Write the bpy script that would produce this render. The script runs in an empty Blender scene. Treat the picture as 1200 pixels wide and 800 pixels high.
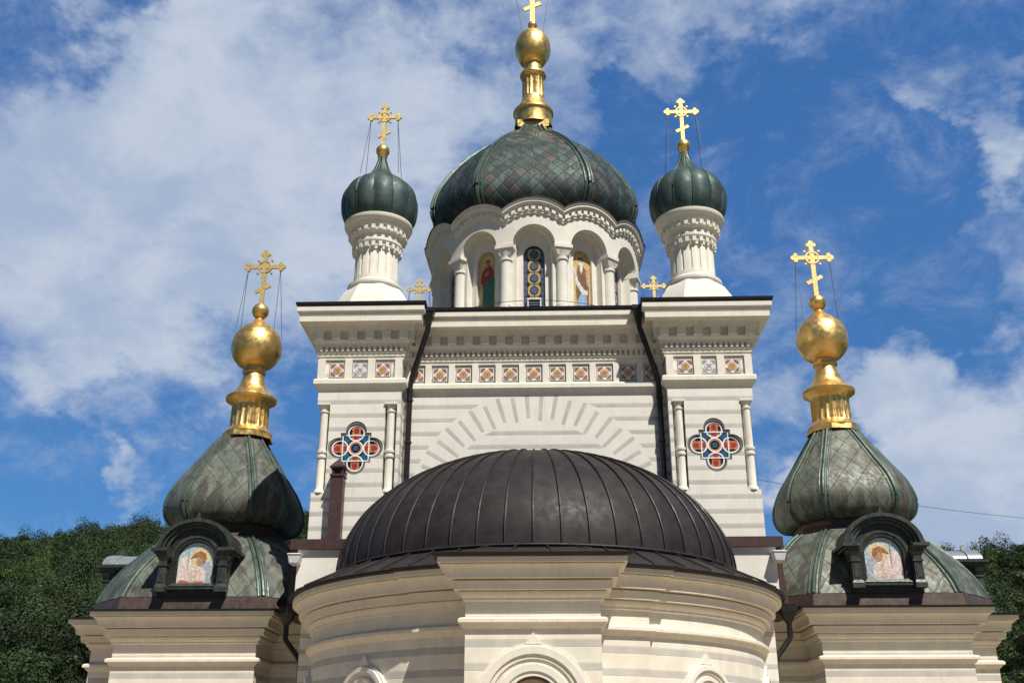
import bpy, math, random
import numpy as np
from math import sin, cos, pi, radians, sqrt, atan2, floor
from mathutils import Vector, Matrix
from mathutils.geometry import tessellate_polygon

sc = bpy.context.scene
COL = sc.collection
EYE = 1.6                       # heights below are written from eye level; everything is lifted by EYE

# ---------------------------------------------------------------- camera, sky, sun, exposure
cam_d = bpy.data.cameras.new('camera'); cam = bpy.data.objects.new('camera', cam_d); COL.objects.link(cam)
cam.location = (.24, 0, EYE); cam.rotation_euler = (radians(90 + 22.35), 0, radians(1.8))
cam_d.sensor_width = 36; cam_d.lens = 36.48; cam_d.clip_end = 5000; cam_d.clip_start = 0.1
sc.camera = cam
SUN_EL, SUN_AZ, SUN_STR, SKY_STR = 55.5, 31.0, 4.75, 0.088
sun_d = bpy.data.lights.new('sun', 'SUN'); sun = bpy.data.objects.new('sun', sun_d); COL.objects.link(sun)
sun_d.energy = SUN_STR; sun_d.angle = radians(0.53); sun_d.color = (1, .94, .84)
sv = Vector((sin(radians(SUN_AZ)) * cos(radians(SUN_EL)), -cos(radians(SUN_AZ)) * cos(radians(SUN_EL)), sin(radians(SUN_EL))))
sun.rotation_euler = sv.to_track_quat('Z', 'Y').to_euler(); sun.location = (30, -30, 60)
sc.view_settings.view_transform = 'Standard'; sc.view_settings.look = 'None'
sc.view_settings.exposure = 0.17; sc.view_settings.gamma = 1
sc.view_settings.use_curve_mapping = False


class NT:
    """small helper for node trees"""
    def __init__(s, tree):
        s.t = tree; tree.nodes.clear()
    def n(s, kind, **kw):
        nd = s.t.nodes.new(kind)
        for k, v in kw.items():
            if k == 'inp':
                for kk, vv in v.items(): s.put(nd.inputs[kk], vv)
            else: setattr(nd, k, v)
        return nd
    def put(s, sock, v):
        if isinstance(v, bpy.types.NodeSocket): s.t.links.new(v, sock)
        elif v is not None:
            if isinstance(v, tuple) and len(v) == 3 and sock.type == 'RGBA': v = (*v, 1)
            sock.default_value = v
    def m(s, op, a, b=None, c=None, clamp=False):
        nd = s.t.nodes.new('ShaderNodeMath'); nd.operation = op; nd.use_clamp = clamp
        s.put(nd.inputs[0], a)
        if b is not None: s.put(nd.inputs[1], b)
        if c is not None: s.put(nd.inputs[2], c)
        return nd.outputs[0]
    def mix(s, f, a, b, blend='MIX'):
        nd = s.t.nodes.new('ShaderNodeMix'); nd.data_type = 'RGBA'; nd.blend_type = blend
        s.put(nd.inputs[0], f); s.put(nd.inputs[6], a); s.put(nd.inputs[7], b)
        return nd.outputs[2]
    def noise(s, vec, scale, detail=3, rough=.5, dist=0):
        nd = s.n('ShaderNodeTexNoise', inp={'Scale': scale, 'Detail': detail, 'Roughness': rough, 'Distortion': dist})
        if vec is not None: s.put(nd.inputs['Vector'], vec)
        return nd.outputs[0]
    def ramp(s, f, lo, hi, a=0.0, b=1.0, smooth=True):
        nd = s.t.nodes.new('ShaderNodeMapRange'); nd.interpolation_type = 'SMOOTHSTEP' if smooth else 'LINEAR'
        s.put(nd.inputs[0], f)
        for i, v in zip((1, 2, 3, 4), (lo, hi, a, b)): nd.inputs[i].default_value = v
        return nd.outputs[0]


def dir_of(px, py):
    """world direction (az, el) that the 1200x800 photograph shows at a pixel: used only to place clouds and ridge in the sky"""
    x, y, f = px - 600, 400 - py, 1216
    p, w = radians(22.35), radians(1.8)
    Y = f * cos(p) - y * sin(p); Z = f * sin(p) + y * cos(p)
    return Vector((x * cos(w) - Y * sin(w), x * sin(w) + Y * cos(w), Z)).normalized()


world = bpy.data.worlds.new('World'); sc.world = world; world.use_nodes = True
w = NT(world.node_tree)
sky = w.n('ShaderNodeTexSky', sky_type='NISHITA', sun_disc=False, sun_elevation=radians(SUN_EL), sun_rotation=radians(180 - SUN_AZ),
          altitude=800, air_density=1.0, dust_density=.15, ozone_density=2.6)
tc = w.n('ShaderNodeTexCoord').outputs['Generated']
sp = w.n('ShaderNodeSeparateXYZ', inp={0: tc})
# clouds live on a plane high above: direction / elevation gives natural flattening towards the horizon
cv = w.n('ShaderNodeMapping', inp={'Vector': tc, 'Rotation': (0, .35, 0), 'Scale': (1.0, 1.0, 1.45)}).outputs[0]
warp = w.n('ShaderNodeTexNoise', inp={'Vector': cv, 'Scale': 4.0, 'Detail': 3.0})
wv = w.n('ShaderNodeVectorMath', operation='MULTIPLY_ADD', inp={0: warp.outputs[1], 1: (.10, .10, .10), 2: cv}).outputs[0]
big = w.noise(wv, 5.0, 8, .58); fine = w.noise(wv, 15.0, 8, .64)
base = w.m('ADD', w.m('MULTIPLY', big, .62), w.m('MULTIPLY', fine, .38))
wn1 = w.n('ShaderNodeTexNoise', inp={'Vector': cv, 'Scale': 9.0, 'Detail': 5.0, 'Roughness': .6})
wob = w.n('ShaderNodeVectorMath', operation='MULTIPLY_ADD', inp={0: w.n('ShaderNodeVectorMath', operation='SUBTRACT', inp={0: wn1.outputs[1], 1: (.5, .5, .5)}).outputs[0], 1: (.30, .30, .30), 2: tc}).outputs[0]
wob = w.n('ShaderNodeVectorMath', operation='NORMALIZE', inp={0: wob}).outputs[0]
bias = None
# (pixel direction, angular radius in degrees, weight): where the sky is overcast (+) or open (-)
for (px, py, rad, wt) in [(140, 210, 15, .20), (330, 80, 12, .18), (480, 250, 11, .15), (560, 60, 8, .10), (720, 50, 8, .10), (830, 70, 6, .06), (60, 330, 8, .10), (905, 20, 5, .05),
                          (215, 400, 6, .12), (175, 545, 4.2, .24), (130, 575, 2.5, .15), (50, 515, 4.5, .18), (1130, 480, 9, .23), (960, 440, 7, .15), (1180, 600, 8, .22), (1060, 560, 6, .16),
                          (1095, 88, 3.2, .12), (1145, 180, 3.2, .13), (1185, 280, 3.0, .12), (1035, 140, 2.2, .09), (1185, 60, 2.5, .07), (980, 10, 3, .07), (1130, 240, 2.5, -.06), (860, 335, 2, .1),
                          (20, 20, 5, -.12), (60, 585, 6.5, -.16), (230, 480, 5.5, -.13), (300, 570, 5, -.10), (920, 190, 8, -.15), (1000, 300, 7.5, -.20), (1130, 330, 5, -.12), (870, 110, 6, -.03), (1100, 20, 5, -.08), (730, 105, 2.5, -.10)]:
    d = dir_of(px, py)
    dot = w.n('ShaderNodeVectorMath', operation='DOT_PRODUCT', inp={0: wob, 1: tuple(d)}).outputs['Value']
    g = w.ramp(dot, cos(radians(rad)), cos(radians(rad * .12)), 0, wt)
    bias = g if bias is None else w.m('ADD', bias, g)
cm = w.m('ADD', base, bias)
mask = w.ramp(cm, .49, .80, 0, .95)
thin = w.ramp(w.noise(wv, 10.0, 9, .68, .3), .44, .76, 0, .42)
mask = w.m('MAXIMUM', mask, thin)
mask = w.m('MULTIPLY', mask, w.ramp(sp.outputs[1], -.2, .25, .35, 1.0))
shade = w.ramp(w.noise(wv, 8.0, 8, .62), .36, .64, 0, 1)
hz = w.ramp(sp.outputs[2], .05, .65, .70, 1.25)
skyc = w.mix(1.0, sky.outputs[0], w.n('ShaderNodeCombineXYZ', inp={0: w.m('MULTIPLY', hz, .50), 1: w.m('MULTIPLY', hz, .91), 2: w.m('MULTIPLY', hz, 1.27)}).outputs[0], 'MULTIPLY')
# unseen sky overhead and behind the viewer is dimmed to cut ambient fill
back = w.ramp(sp.outputs[1], .0, .58, .34, 1.0)
cloudc = w.mix(shade, (4.0, 4.9, 6.6), (5.7, 6.4, 7.5))
col = w.mix(mask, skyc, cloudc)
col = w.mix(1.0, col, w.n('ShaderNodeCombineXYZ', inp={0: back, 1: back, 2: back}).outputs[0], 'MULTIPLY')
bg = w.n('ShaderNodeBackground', inp={0: col, 1: SKY_STR})
w.n('ShaderNodeOutputWorld', inp={0: bg.outputs[0]})

# ---------------------------------------------------------------- materials
MATS = {}


def mat(name, color, rough=.7, metal=0.0, var=.12, vscale=3.0, bump=.0, bscale=40.0, fn=None, streak=0.0, spec=None, wear=0.0):
    m = bpy.data.materials.new(name); m.use_nodes = True; t = NT(m.node_tree)
    pos = t.n('ShaderNodeNewGeometry').outputs['Position']
    c = color
    hb = None
    if fn: c, hb = fn(t, pos, color)
    if var:
        f = t.ramp(t.noise(pos, vscale, 6, .6), .3, .7, 1 - var, 1 + var)
        cc = t.n('ShaderNodeCombineXYZ', inp={0: f, 1: f, 2: f}).outputs[0]
        c = t.mix(1.0, c, cc, 'MULTIPLY')
    if streak:                               # rain streaks: narrow, running down the surface
        mp = t.n('ShaderNodeMapping', inp={'Vector': pos, 'Scale': (9, 9, .9)}).outputs[0]
        f = t.ramp(t.noise(mp, 1.0, 5, .65), .5, .8, 0, streak)
        c = t.mix(f, c, (.30, .27, .22))
    if wear:
        f = t.ramp(t.noise(pos, 1.1, 8, .7), .52, .75, 0, wear)
        c = t.mix(f, c, (.42, .37, .29))
    b = t.n('ShaderNodeBsdfPrincipled', inp={'Base Color': c, 'Metallic': metal})
    rr = t.ramp(t.noise(pos, vscale * 2.3, 4), .3, .7, max(.02, rough - .08), min(1, rough + .1))
    t.put(b.inputs['Roughness'], rr)
    if spec is not None: b.inputs['Specular IOR Level'].default_value = spec
    if bump or hb is not None:
        h = t.noise(pos, bscale, 4, .6)
        if hb is not None: h = t.m('ADD', t.m('MULTIPLY', h, .25 if bump else 0.0), hb)
        bn = t.n('ShaderNodeBump', inp={'Height': h, 'Strength': bump if bump else .4, 'Distance': .02})
        t.put(b.inputs['Normal'], bn.outputs[0])
    t.n('ShaderNodeOutputMaterial', inp={0: b.outputs[0]})
    MATS[name] = m
    return m


CREAM = (.80, .77, .70); GREY = (.49, .475, .44); WARM = (.80, .745, .63)


def stripes(period, phase, dark, ring=False):
    def fn(t, pos, color):
        s = t.n('ShaderNodeSeparateXYZ', inp={0: pos})
        z = s.outputs[2]
        fz = t.m('FRACT', t.m('ADD', t.m('DIVIDE', t.m('SUBTRACT', z, phase), period), 100.5))
        dz = t.m('ABSOLUTE', t.m('SUBTRACT', fz, .5))
        st = t.ramp(dz, dark / 2 - .012, dark / 2 + .012, 1, 0)
        joint = t.ramp(t.m('ABSOLUTE', t.m('SUBTRACT', dz, dark / 2)), .0, .03, 1, 0)
        if ring:
            zz = t.m('SUBTRACT', z, 7.74); x = s.outputs[0]
            r = t.m('SQRT', t.m('ADD', t.m('MULTIPLY', x, x), t.m('MULTIPLY', zz, zz)))
            th = t.m('ARCTAN2', x, zz)
            fa = t.m('FRACT', t.m('ADD', t.m('DIVIDE', th, radians(6.9)), 100.0))
            cell = t.m('FLOOR', t.m('ADD', t.m('DIVIDE', th, radians(6.9)), 100.0))
            da = t.m('ABSOLUTE', t.m('SUBTRACT', fa, .5))
            ra = t.ramp(da, .135, .155, 1, 0)
            odd = t.m('MULTIPLY', t.m('MODULO', cell, 2.0), .08)
            inr = t.m('GREATER_THAN', r, t.m('ADD', 2.62, odd)); outr = t.m('LESS_THAN', r, t.m('ADD', 3.34, odd))
            band = t.m('MULTIPLY', t.m('MULTIPLY', inr, outr), t.m('GREATER_THAN', zz, 0.0))
            full = t.m('MULTIPLY', t.m('MULTIPLY', t.m('GREATER_THAN', r, 2.60), t.m('LESS_THAN', r, 3.44)), t.m('GREATER_THAN', zz, 0.0))
            st = t.m('ADD', t.m('MULTIPLY', st, t.m('SUBTRACT', 1.0, full)), t.m('MULTIPLY', ra, band))
            ja = t.ramp(t.m('ABSOLUTE', t.m('SUBTRACT', da, .145)), 0, .03, 1, 0)
            joint = t.m('ADD', t.m('MULTIPLY', joint, t.m('SUBTRACT', 1.0, full)), t.m('MULTIPLY', ja, band))
        nv = t.ramp(t.noise(pos, 2.1, 3), .3, .7, .75, 1.0)
        c = t.mix(t.m('MULTIPLY', st, nv), color, GREY)
        return c, t.m('MULTIPLY', joint, -.55)
    return fn


mat('stucco', CREAM, .8, var=.05, vscale=2.2, bump=.12, bscale=30, streak=.13)
mat('trim', (.80, .76, .665), .75, var=.05, vscale=3, bump=.1, bscale=25, streak=.26, wear=.14)
mat('apse_trim', (.80, .74, .615), .75, var=.05, vscale=3, bump=.1, bscale=25, streak=.26, wear=.14)
mat('drum_stone', (.79, .755, .675), .78, var=.05, vscale=2.5, bump=.1, bscale=25, streak=.10)
mat('striped_wall', CREAM, .8, var=.045, vscale=2.0, bump=.25, bscale=35, fn=stripes(.383, 10.78, .31), streak=.22, wear=.10)
mat('arch_wall', CREAM, .8, var=.045, vscale=2.0, bump=.25, bscale=35, fn=stripes(.383, 10.78, .31, True), streak=.22, wear=.10)
mat('apse_wall_stone', WARM, .8, var=.07, vscale=2.0, bump=.25, bscale=35, fn=stripes(.43, 3.80, .33), streak=.2, wear=.12)


def seams(t, pos, color):
    u = t.n('ShaderNodeUVMap').outputs[0]
    s = t.n('ShaderNodeSeparateXYZ', inp={0: u})
    cell = t.m('FLOOR', s.outputs[0])
    wn = t.n('ShaderNodeTexWhiteNoise', noise_dimensions='1D', inp={'W': cell})
    c = t.mix(t.ramp(wn.outputs[0], 0, 1, 0, .45), color, (.045, .038, .038))
    sc_ = t.n('ShaderNodeMapping', inp={'Vector': pos, 'Scale': (2.2, 2.2, 1.0)}).outputs[0]
    stn = t.ramp(t.noise(sc_, 5, 9, .75), .56, .74, 0, .35)
    c = t.mix(stn, c, (.075, .068, .066))
    spk = t.ramp(t.noise(pos, 30, 2, .5), .74, .8, 0, .5)
    c = t.mix(spk, c, (.30, .28, .26))
    return c, t.noise(pos, 2.2, 2)


mat('brown_metal', (.030, .025, .026), .56, metal=.15, var=.25, vscale=2.5, bump=.15, fn=seams, spec=.25)
mat('painted_brown', (.062, .032, .030), .45, var=.15, vscale=5, bump=.05)
mat('dark_pipe', (.022, .018, .018), .38, metal=.3, var=.2, vscale=6)
mat('roof_black', (.018, .014, .016), .5, metal=.3, var=.2)


def patina(tile_w, tile_h, amt, lw=.05, dia=True):
    def fn(t, pos, color):
        u = t.n('ShaderNodeUVMap').outputs[0]
        s = t.n('ShaderNodeSeparateXYZ', inp={0: u})
        a = t.m('ADD', t.m('DIVIDE', s.outputs[0], tile_w), t.m('DIVIDE', s.outputs[1], tile_h))
        b = t.m('SUBTRACT', t.m('DIVIDE', s.outputs[0], tile_w), t.m('DIVIDE', s.outputs[1], tile_h))
        cid = t.n('ShaderNodeCombineXYZ', inp={0: t.m('FLOOR', a), 1: t.m('FLOOR', b), 2: t.m('FLOOR', t.m('DIVIDE', s.outputs[0], 50.0))}).outputs[0]
        wn = t.n('ShaderNodeTexWhiteNoise', noise_dimensions='3D', inp={0: cid})
        n1 = t.ramp(t.noise(pos, 1.3, 6, .65), .32, .68, 0, 1)
        c = t.mix(n1, color, (color[0] * .62, color[1] * .74, color[2] * .76))
        n2 = t.ramp(t.noise(pos, 2.6, 7, .7), .48, .78, 0, .38)
        c = t.mix(n2, c, (.085, .070, .062))
        f = t.ramp(wn.outputs[0], 0, 1, 1 - amt, 1 + amt, smooth=False)
        c = t.mix(1.0, c, t.n('ShaderNodeCombineXYZ', inp={0: f, 1: f, 2: f}).outputs[0], 'MULTIPLY')
        if dia:
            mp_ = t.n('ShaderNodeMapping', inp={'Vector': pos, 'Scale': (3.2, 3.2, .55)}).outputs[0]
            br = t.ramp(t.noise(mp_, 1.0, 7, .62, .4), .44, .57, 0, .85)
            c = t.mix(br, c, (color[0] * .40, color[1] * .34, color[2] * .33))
            rd = t.ramp(wn.outputs[0], .80, 1.0, 0, min(.8, amt * 1.5))
            c = t.mix(rd, c, (.10, .066, .062))
            ea = t.m('ABSOLUTE', t.m('SUBTRACT', t.m('FRACT', a), .5)); eb = t.m('ABSOLUTE', t.m('SUBTRACT', t.m('FRACT', b), .5))
            e = t.m('MAXIMUM', ea, eb)
            ln = t.ramp(e, .5 - lw, .5 - lw * .4, 0, 1)
            c = t.mix(t.m('MULTIPLY', ln, .75), c, (.014, .018, .016))
            tilt = t.m('ADD', t.m('MULTIPLY', t.m('FRACT', a), .4), t.m('MULTIPLY', t.m('SUBTRACT', 1.0, t.m('FRACT', b)), .4))
            hb = t.m('ADD', t.m('MULTIPLY', ln, -.8), t.m('ADD', tilt, t.m('MULTIPLY', wn.outputs[0], .25)))
            return c, hb
        return c, t.noise(pos, 2, 2)
    return fn


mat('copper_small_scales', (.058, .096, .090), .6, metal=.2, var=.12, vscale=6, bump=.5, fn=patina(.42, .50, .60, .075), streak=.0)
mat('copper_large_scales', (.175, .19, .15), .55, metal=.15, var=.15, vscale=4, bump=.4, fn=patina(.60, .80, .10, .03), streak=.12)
mat('copper_sheet', (.066, .104, .096), .56, metal=.35, var=.2, vscale=3, bump=.25, fn=patina(.5, .5, .0, .05, False), streak=.18)
mat('copper_ribs', (.085, .125, .100), .45, metal=.35, var=.25, vscale=4, bump=.2, fn=patina(.5, .5, .0, .05, False), streak=.2)
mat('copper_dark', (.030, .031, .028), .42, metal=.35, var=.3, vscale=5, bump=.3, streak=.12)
mat('copper_brown', (.095, .062, .052), .5, metal=.25, var=.25, vscale=3.5, bump=.2, streak=.25)
mat('copper_trim', (.050, .060, .052), .45, metal=.35, var=.35, vscale=7, bump=.25, streak=.2)


def gild(t, pos, color):
    n = t.ramp(t.noise(pos, 1.6, 4, .55), .38, .68, 0, .40)
    return t.mix(n, color, (.66, .36, .09)), t.noise(pos, 2.5, 2, .5)


mat('gilding', (.97, .66, .24), .38, metal=.9, var=.05, vscale=3, bump=.03, bscale=5, fn=gild)
mat('gilding_pale', (.95, .70, .28), .42, metal=.7, var=.05, vscale=8, bump=.0)
for nm, c, r in [('enamel_white', (.86, .87, .90), .3), ('enamel_blue', (.015, .11, .20), .35), ('enamel_red', (.33, .035, .035), .4), ('enamel_orange', (.62, .23, .07), .4),
                 ('leading_black', (.012, .012, .016), .35), ('tile_white', (.80, .79, .79), .4), ('tile_orange', (.66, .26, .07), .4), ('tile_ochre', (.45, .30, .12), .4), ('tile_rust', (.24, .085, .05), .4), ('tile_grey', (.36, .33, .33), .4),
                 ('niche_grey', (.16, .15, .135), .8), ('glass_blue', (.10, .135, .22), .15), ('glass_violet', (.12, .12, .20), .15), ('glass_amber', (.52, .38, .17), .2),
                 ('paint_gold', (.62, .42, .19), .55), ('paint_tan', (.47, .31, .17), .6), ('paint_red', (.30, .045, .045), .6), ('paint_green', (.03, .17, .14), .6), ('paint_skin', (.42, .25, .15), .6),
                 ('paint_brown', (.20, .095, .045), .6), ('paint_blue', (.27, .42, .62), .6), ('paint_white', (.66, .66, .64), .6), ('paint_ground', (.17, .12, .09), .7), ('paint_halo', (.72, .55, .22), .5),
                 ('icon_sky', (.40, .52, .56), .4), ('icon_cloth', (.72, .62, .58), .4), ('icon_pink', (.68, .55, .49), .4), ('icon_halo', (.70, .55, .33), .4), ('icon_hair', (.34, .16, .065), .4),
                 ('icon_red', (.48, .14, .10), .4), ('icon_shade', (.38, .42, .45), .4), ('mosaic', (.15, .09, .05), .5), ('vent_white', (.72, .72, .72), .5), ('wire_metal', (.05, .05, .055), .5), ('bark', (.10, .075, .055), .9)]:
    mat(nm, c, r, var=.12 if not nm.startswith('icon') and not nm.startswith('paint') else .28, vscale=9 if not nm.startswith('icon') and not nm.startswith('paint') else 16, bump=.05)
mat('zinc', (.30, .33, .34), .4, metal=.4, var=.1)


def paving(t, pos, color):
    br = t.n('ShaderNodeTexBrick', inp={'Vector': pos, 'Scale': 1.2, 'Color1': (.38, .295, .20), 'Color2': (.33, .26, .175), 'Mortar': (.24, .20, .15), 'Mortar Size': .015})
    s = t.n('ShaderNodeSeparateXYZ', inp={0: pos})
    d = t.m('SQRT', t.m('ADD', t.m('POWER', s.outputs[0], 2.0), t.m('POWER', t.m('SUBTRACT', s.outputs[1], 20.0), 2.0)))
    g = t.mix(t.noise(pos, .6, 5), (.045, .065, .025), (.08, .085, .04))
    return t.mix(t.ramp(d, 27, 28), br.outputs[0], g), None


mat('ground_paving', (.3, .3, .3), .85, var=.1, vscale=.7, fn=paving)


def leafy(t, pos, color):
    a = t.n('ShaderNodeAttribute', attribute_name='tint').outputs['Color']
    return t.mix(1.0, color, a, 'MULTIPLY'), None


def leafmat(name, color, trans):
    m = mat(name, color, .6, var=.12, vscale=.8, fn=leafy, spec=.25)
    nt = m.node_tree; b = next(n for n in nt.nodes if n.type == 'BSDF_PRINCIPLED')
    tr = nt.nodes.new('ShaderNodeBsdfTranslucent'); mx = nt.nodes.new('ShaderNodeMixShader'); mx.inputs[0].default_value = trans
    src = b.inputs['Base Color'].links[0].from_socket
    nt.links.new(src, tr.inputs[0]); nt.links.new(b.outputs[0], mx.inputs[1]); nt.links.new(tr.outputs[0], mx.inputs[2])
    out = next(n for n in nt.nodes if n.type == 'OUTPUT_MATERIAL'); nt.links.new(mx.outputs[0], out.inputs[0])


leafmat('forest_leaves', (.036, .064, .020), .15)
leafmat('pine_needles', (.060, .085, .030), .2)
mat('hill_soil', (.020, .028, .012), .95, var=.3, vscale=.2)

# ---------------------------------------------------------------- mesh builder
WORLD = {}     # world origin of each object (no rotations are used on parents)


class MB:
    def __init__(s): s.v = []; s.f = []; s.m = []; s.uv = []; s.mats = []; s.cur = 0; s.M = None
    def use(s, name):
        if name not in s.mats: s.mats.append(name)
        s.cur = s.mats.index(name); return s
    def P(s, p):
        p = Vector(p)
        if s.M is not None: p = s.M @ p
        s.v.append(p); return len(s.v) - 1
    def F(s, idx, uv=None):
        s.f.append(tuple(idx)); s.m.append(s.cur); s.uv.append(uv)
    def box(s, x0, x1, y0, y1, z0, z1):
        i = [s.P(p) for p in ((x0, y0, z0), (x1, y0, z0), (x1, y1, z0), (x0, y1, z0), (x0, y0, z1), (x1, y0, z1), (x1, y1, z1), (x0, y1, z1))]
        for q in ((0, 3, 2, 1), (4, 5, 6, 7), (0, 1, 5, 4), (1, 2, 6, 5), (2, 3, 7, 6), (3, 0, 4, 7)): s.F([i[k] for k in q])
        return s
    def frustum(s, cx, cy, z0, z1, a0, b0, a1, b1):
        i = [s.P((cx + sx * a, cy + sy * b, z)) for (a, b, z) in ((a0, b0, z0), (a1, b1, z1)) for sx, sy in ((-1, -1), (1, -1), (1, 1), (-1, 1))]
        for q in ((0, 3, 2, 1), (4, 5, 6, 7), (0, 1, 5, 4), (1, 2, 6, 5), (2, 3, 7, 6), (3, 0, 4, 7)): s.F([i[k] for k in q])
        return s
    def lathe(s, prof, n, cx=0, cy=0, a0=0.0, a1=2 * pi, mod=None, cap=False):
        full = abs(a1 - a0 - 2 * pi) < 1e-6; k = n if full else n + 1
        rings = []
        for (r, z) in prof:
            ring = []
            for i in range(k):
                a = a0 + (a1 - a0) * i / n; rr = r * (mod(a, z) if mod else 1)
                ring.append(s.P((cx + rr * sin(a), cy - rr * cos(a), z)))
            rings.append(ring)
        for j in range(len(rings) - 1):
            for i in range(n):
                i2 = (i + 1) % k
                s.F((rings[j][i], rings[j][i2], rings[j + 1][i2], rings[j + 1][i]), [(i, j), (i + 1, j), (i + 1, j + 1), (i, j + 1)])
        if cap:
            s.F(rings[0][::-1]); s.F(rings[-1])
        return s
    def tube(s, pts, r, n=8, cap=True):
        pts = [Vector(p) for p in pts]; rings = []
        up = Vector((0, 0, 1)) if abs((pts[1] - pts[0]).normalized().z) < .9 else Vector((0, 1, 0))
        for i, p in enumerate(pts):
            d = ((pts[min(i + 1, len(pts) - 1)] - pts[max(i - 1, 0)])).normalized()
            a = d.cross(up).normalized(); b = a.cross(d).normalized()
            rr = r[i] if isinstance(r, (list, tuple)) else r
            rings.append([s.P(p + rr * (cos(2 * pi * k / n) * a + sin(2 * pi * k / n) * b)) for k in range(n)])
        for j in range(len(rings) - 1):
            for k in range(n): s.F((rings[j][k], rings[j][(k + 1) % n], rings[j + 1][(k + 1) % n], rings[j + 1][k]))
        if cap: s.F(rings[0][::-1]); s.F(rings[-1])
        return s
    def sphere(s, c, r, n=20, sz=1.0):
        k = n // 2
        return s.lathe([(max(r * sin(pi * i / k), 1e-4), c[2] - r * sz * cos(pi * i / k)) for i in range(k + 1)], n, c[0], c[1])
    def prism(s, outer, holes, y0, y1, ends=(True, True)):
        """outline in (x, z), thickness from y0 (front) to y1"""
        loops = [[Vector((x, z, 0)) for x, z in l] for l in [outer] + list(holes)]
        flat = [p for l in loops for p in l]
        tris = tessellate_polygon(loops)
        A = [s.P((p.x, y0, p.y)) for p in flat]; B = [s.P((p.x, y1, p.y)) for p in flat]
        for t in tris:
            if ends[0]: s.F([A[k] for k in t])
            if ends[1]: s.F([B[k] for k in reversed(t)])
        o = 0
        for l in loops:
            n = len(l)
            for k in range(n): s.F((A[o + k], A[o + (k + 1) % n], B[o + (k + 1) % n], B[o + k]))
            o += n
        return s
    def sweep(s, path, prof, closed=False):
        P2 = [Vector((p[0], p[1])) for p in path]; n = len(P2); ms = []
        for i in range(n):
            def nrm(a, b):
                d = (b - a).normalized(); return Vector((d.y, -d.x))
            if closed or 0 < i < n - 1:
                a = nrm(P2[i - 1], P2[i]); b = nrm(P2[i], P2[(i + 1) % n]); m = (a + b); m = m / max(.2, m.dot(a)) if m.length > 1e-5 else a
            elif i == 0: m = nrm(P2[0], P2[1])
            else: m = nrm(P2[-2], P2[-1])
            ms.append(m)
        rows = [[s.P((P2[i].x + o * ms[i].x, P2[i].y + o * ms[i].y, z)) for i in range(n)] for (o, z) in prof]
        for j in range(len(prof) - 1):
            for i in range(n if closed else n - 1):
                i2 = (i + 1) % n
                s.F((rows[j][i], rows[j][i2], rows[j + 1][i2], rows[j + 1][i]))
        return s
    def along(s, path, o0, o1, z0, z1, step, wid, closed=False, inset=None):
        """small blocks set in a row along each straight run of a path (dentils, modillions)"""
        P2 = [Vector((p[0], p[1])) for p in path]; n = len(P2)
        for i in range(n if closed else n - 1):
            a, b = P2[i], P2[(i + 1) % n]; L = (b - a).length
            if L < step * .8: continue
            d = (b - a) / L; nr = Vector((d.y, -d.x)); e = o1 if inset is None else inset
            L2 = L + 2 * e; k = max(1, round(L2 / step)); st = L2 / k
            for j in range(k):
                c = -e + st * (j + .5)
                q = [a + d * (c - wid / 2) + nr * o0, a + d * (c + wid / 2) + nr * o0, a + d * (c + wid / 2) + nr * o1, a + d * (c - wid / 2) + nr * o1]
                lo = [s.P((p.x, p.y, z0)) for p in q]; hi = [s.P((p.x, p.y, z1)) for p in q]
                s.F(lo); s.F(hi[::-1])
                for t in range(4): s.F((lo[t], lo[(t + 1) % 4], hi[(t + 1) % 4], hi[t]))
        return s
    def build(s, name, parent=None, label=None, angle=32, smooth=True, recalc=True, origin=None, bevel=0):
        vs = np.array([tuple(v) for v in s.v], dtype=np.float64)
        lo, hi = vs.min(0), vs.max(0)
        org = Vector(((lo[0] + hi[0]) / 2, (lo[1] + hi[1]) / 2, lo[2])) if origin is None else Vector(origin)
        me = bpy.data.meshes.new(name)
        me.from_pydata([tuple(x) for x in (vs - np.array(org))], [], s.f)
        for mn in s.mats: me.materials.append(MATS[mn])
        me.polygons.foreach_set('material_index', s.m)
        if any(u is not None for u in s.uv):
            uvl = me.uv_layers.new(name='UVMap'); data = []
            for f, u in zip(s.f, s.uv):
                data += [c for k in range(len(f)) for c in (u[k] if u else (0, 0))]
            uvl.data.foreach_set('uv', data)
        if recalc:
            import bmesh
            bm = bmesh.new(); bm.from_mesh(me); bmesh.ops.recalc_face_normals(bm, faces=bm.faces); bm.to_mesh(me); bm.free()
        me.update()
        if smooth:
            me.shade_smooth(); me.set_sharp_from_angle(angle=radians(angle))
        o = bpy.data.objects.new(name, me); COL.objects.link(o)
        wo = org + Vector((0, 0, EYE)); WORLD[o.name] = wo
        if parent is not None:
            o.parent = parent; o.location = wo - WORLD[parent.name]
        else: o.location = wo
        if label: o['label'] = label
        if bevel:
            md = o.modifiers.new('bevel', 'BEVEL'); md.width = bevel; md.segments = 2; md.limit_method = 'ANGLE'; md.angle_limit = radians(50)
        return o


def empty(name, loc, parent=None):
    o = bpy.data.objects.new(name, None); COL.objects.link(o); o.empty_display_size = .3
    wo = Vector(loc) + Vector((0, 0, EYE)); WORLD[o.name] = wo
    if parent is not None: o.parent = parent; o.location = wo - WORLD[parent.name]
    else: o.location = wo
    return o


def tag(o, label=None, cat=None, group=None, kind=None):
    for k, v in (('label', label), ('category', cat), ('group', group), ('kind', kind)):
        if v: o[k] = v
    return o


def arc(cx, cz, r, a0, a1, n):
    return [(cx + r * cos(radians(a0 + (a1 - a0) * i / n)), cz + r * sin(radians(a0 + (a1 - a0) * i / n))) for i in range(n + 1)]


GZ = -EYE       # ground in eye-relative heights

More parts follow.
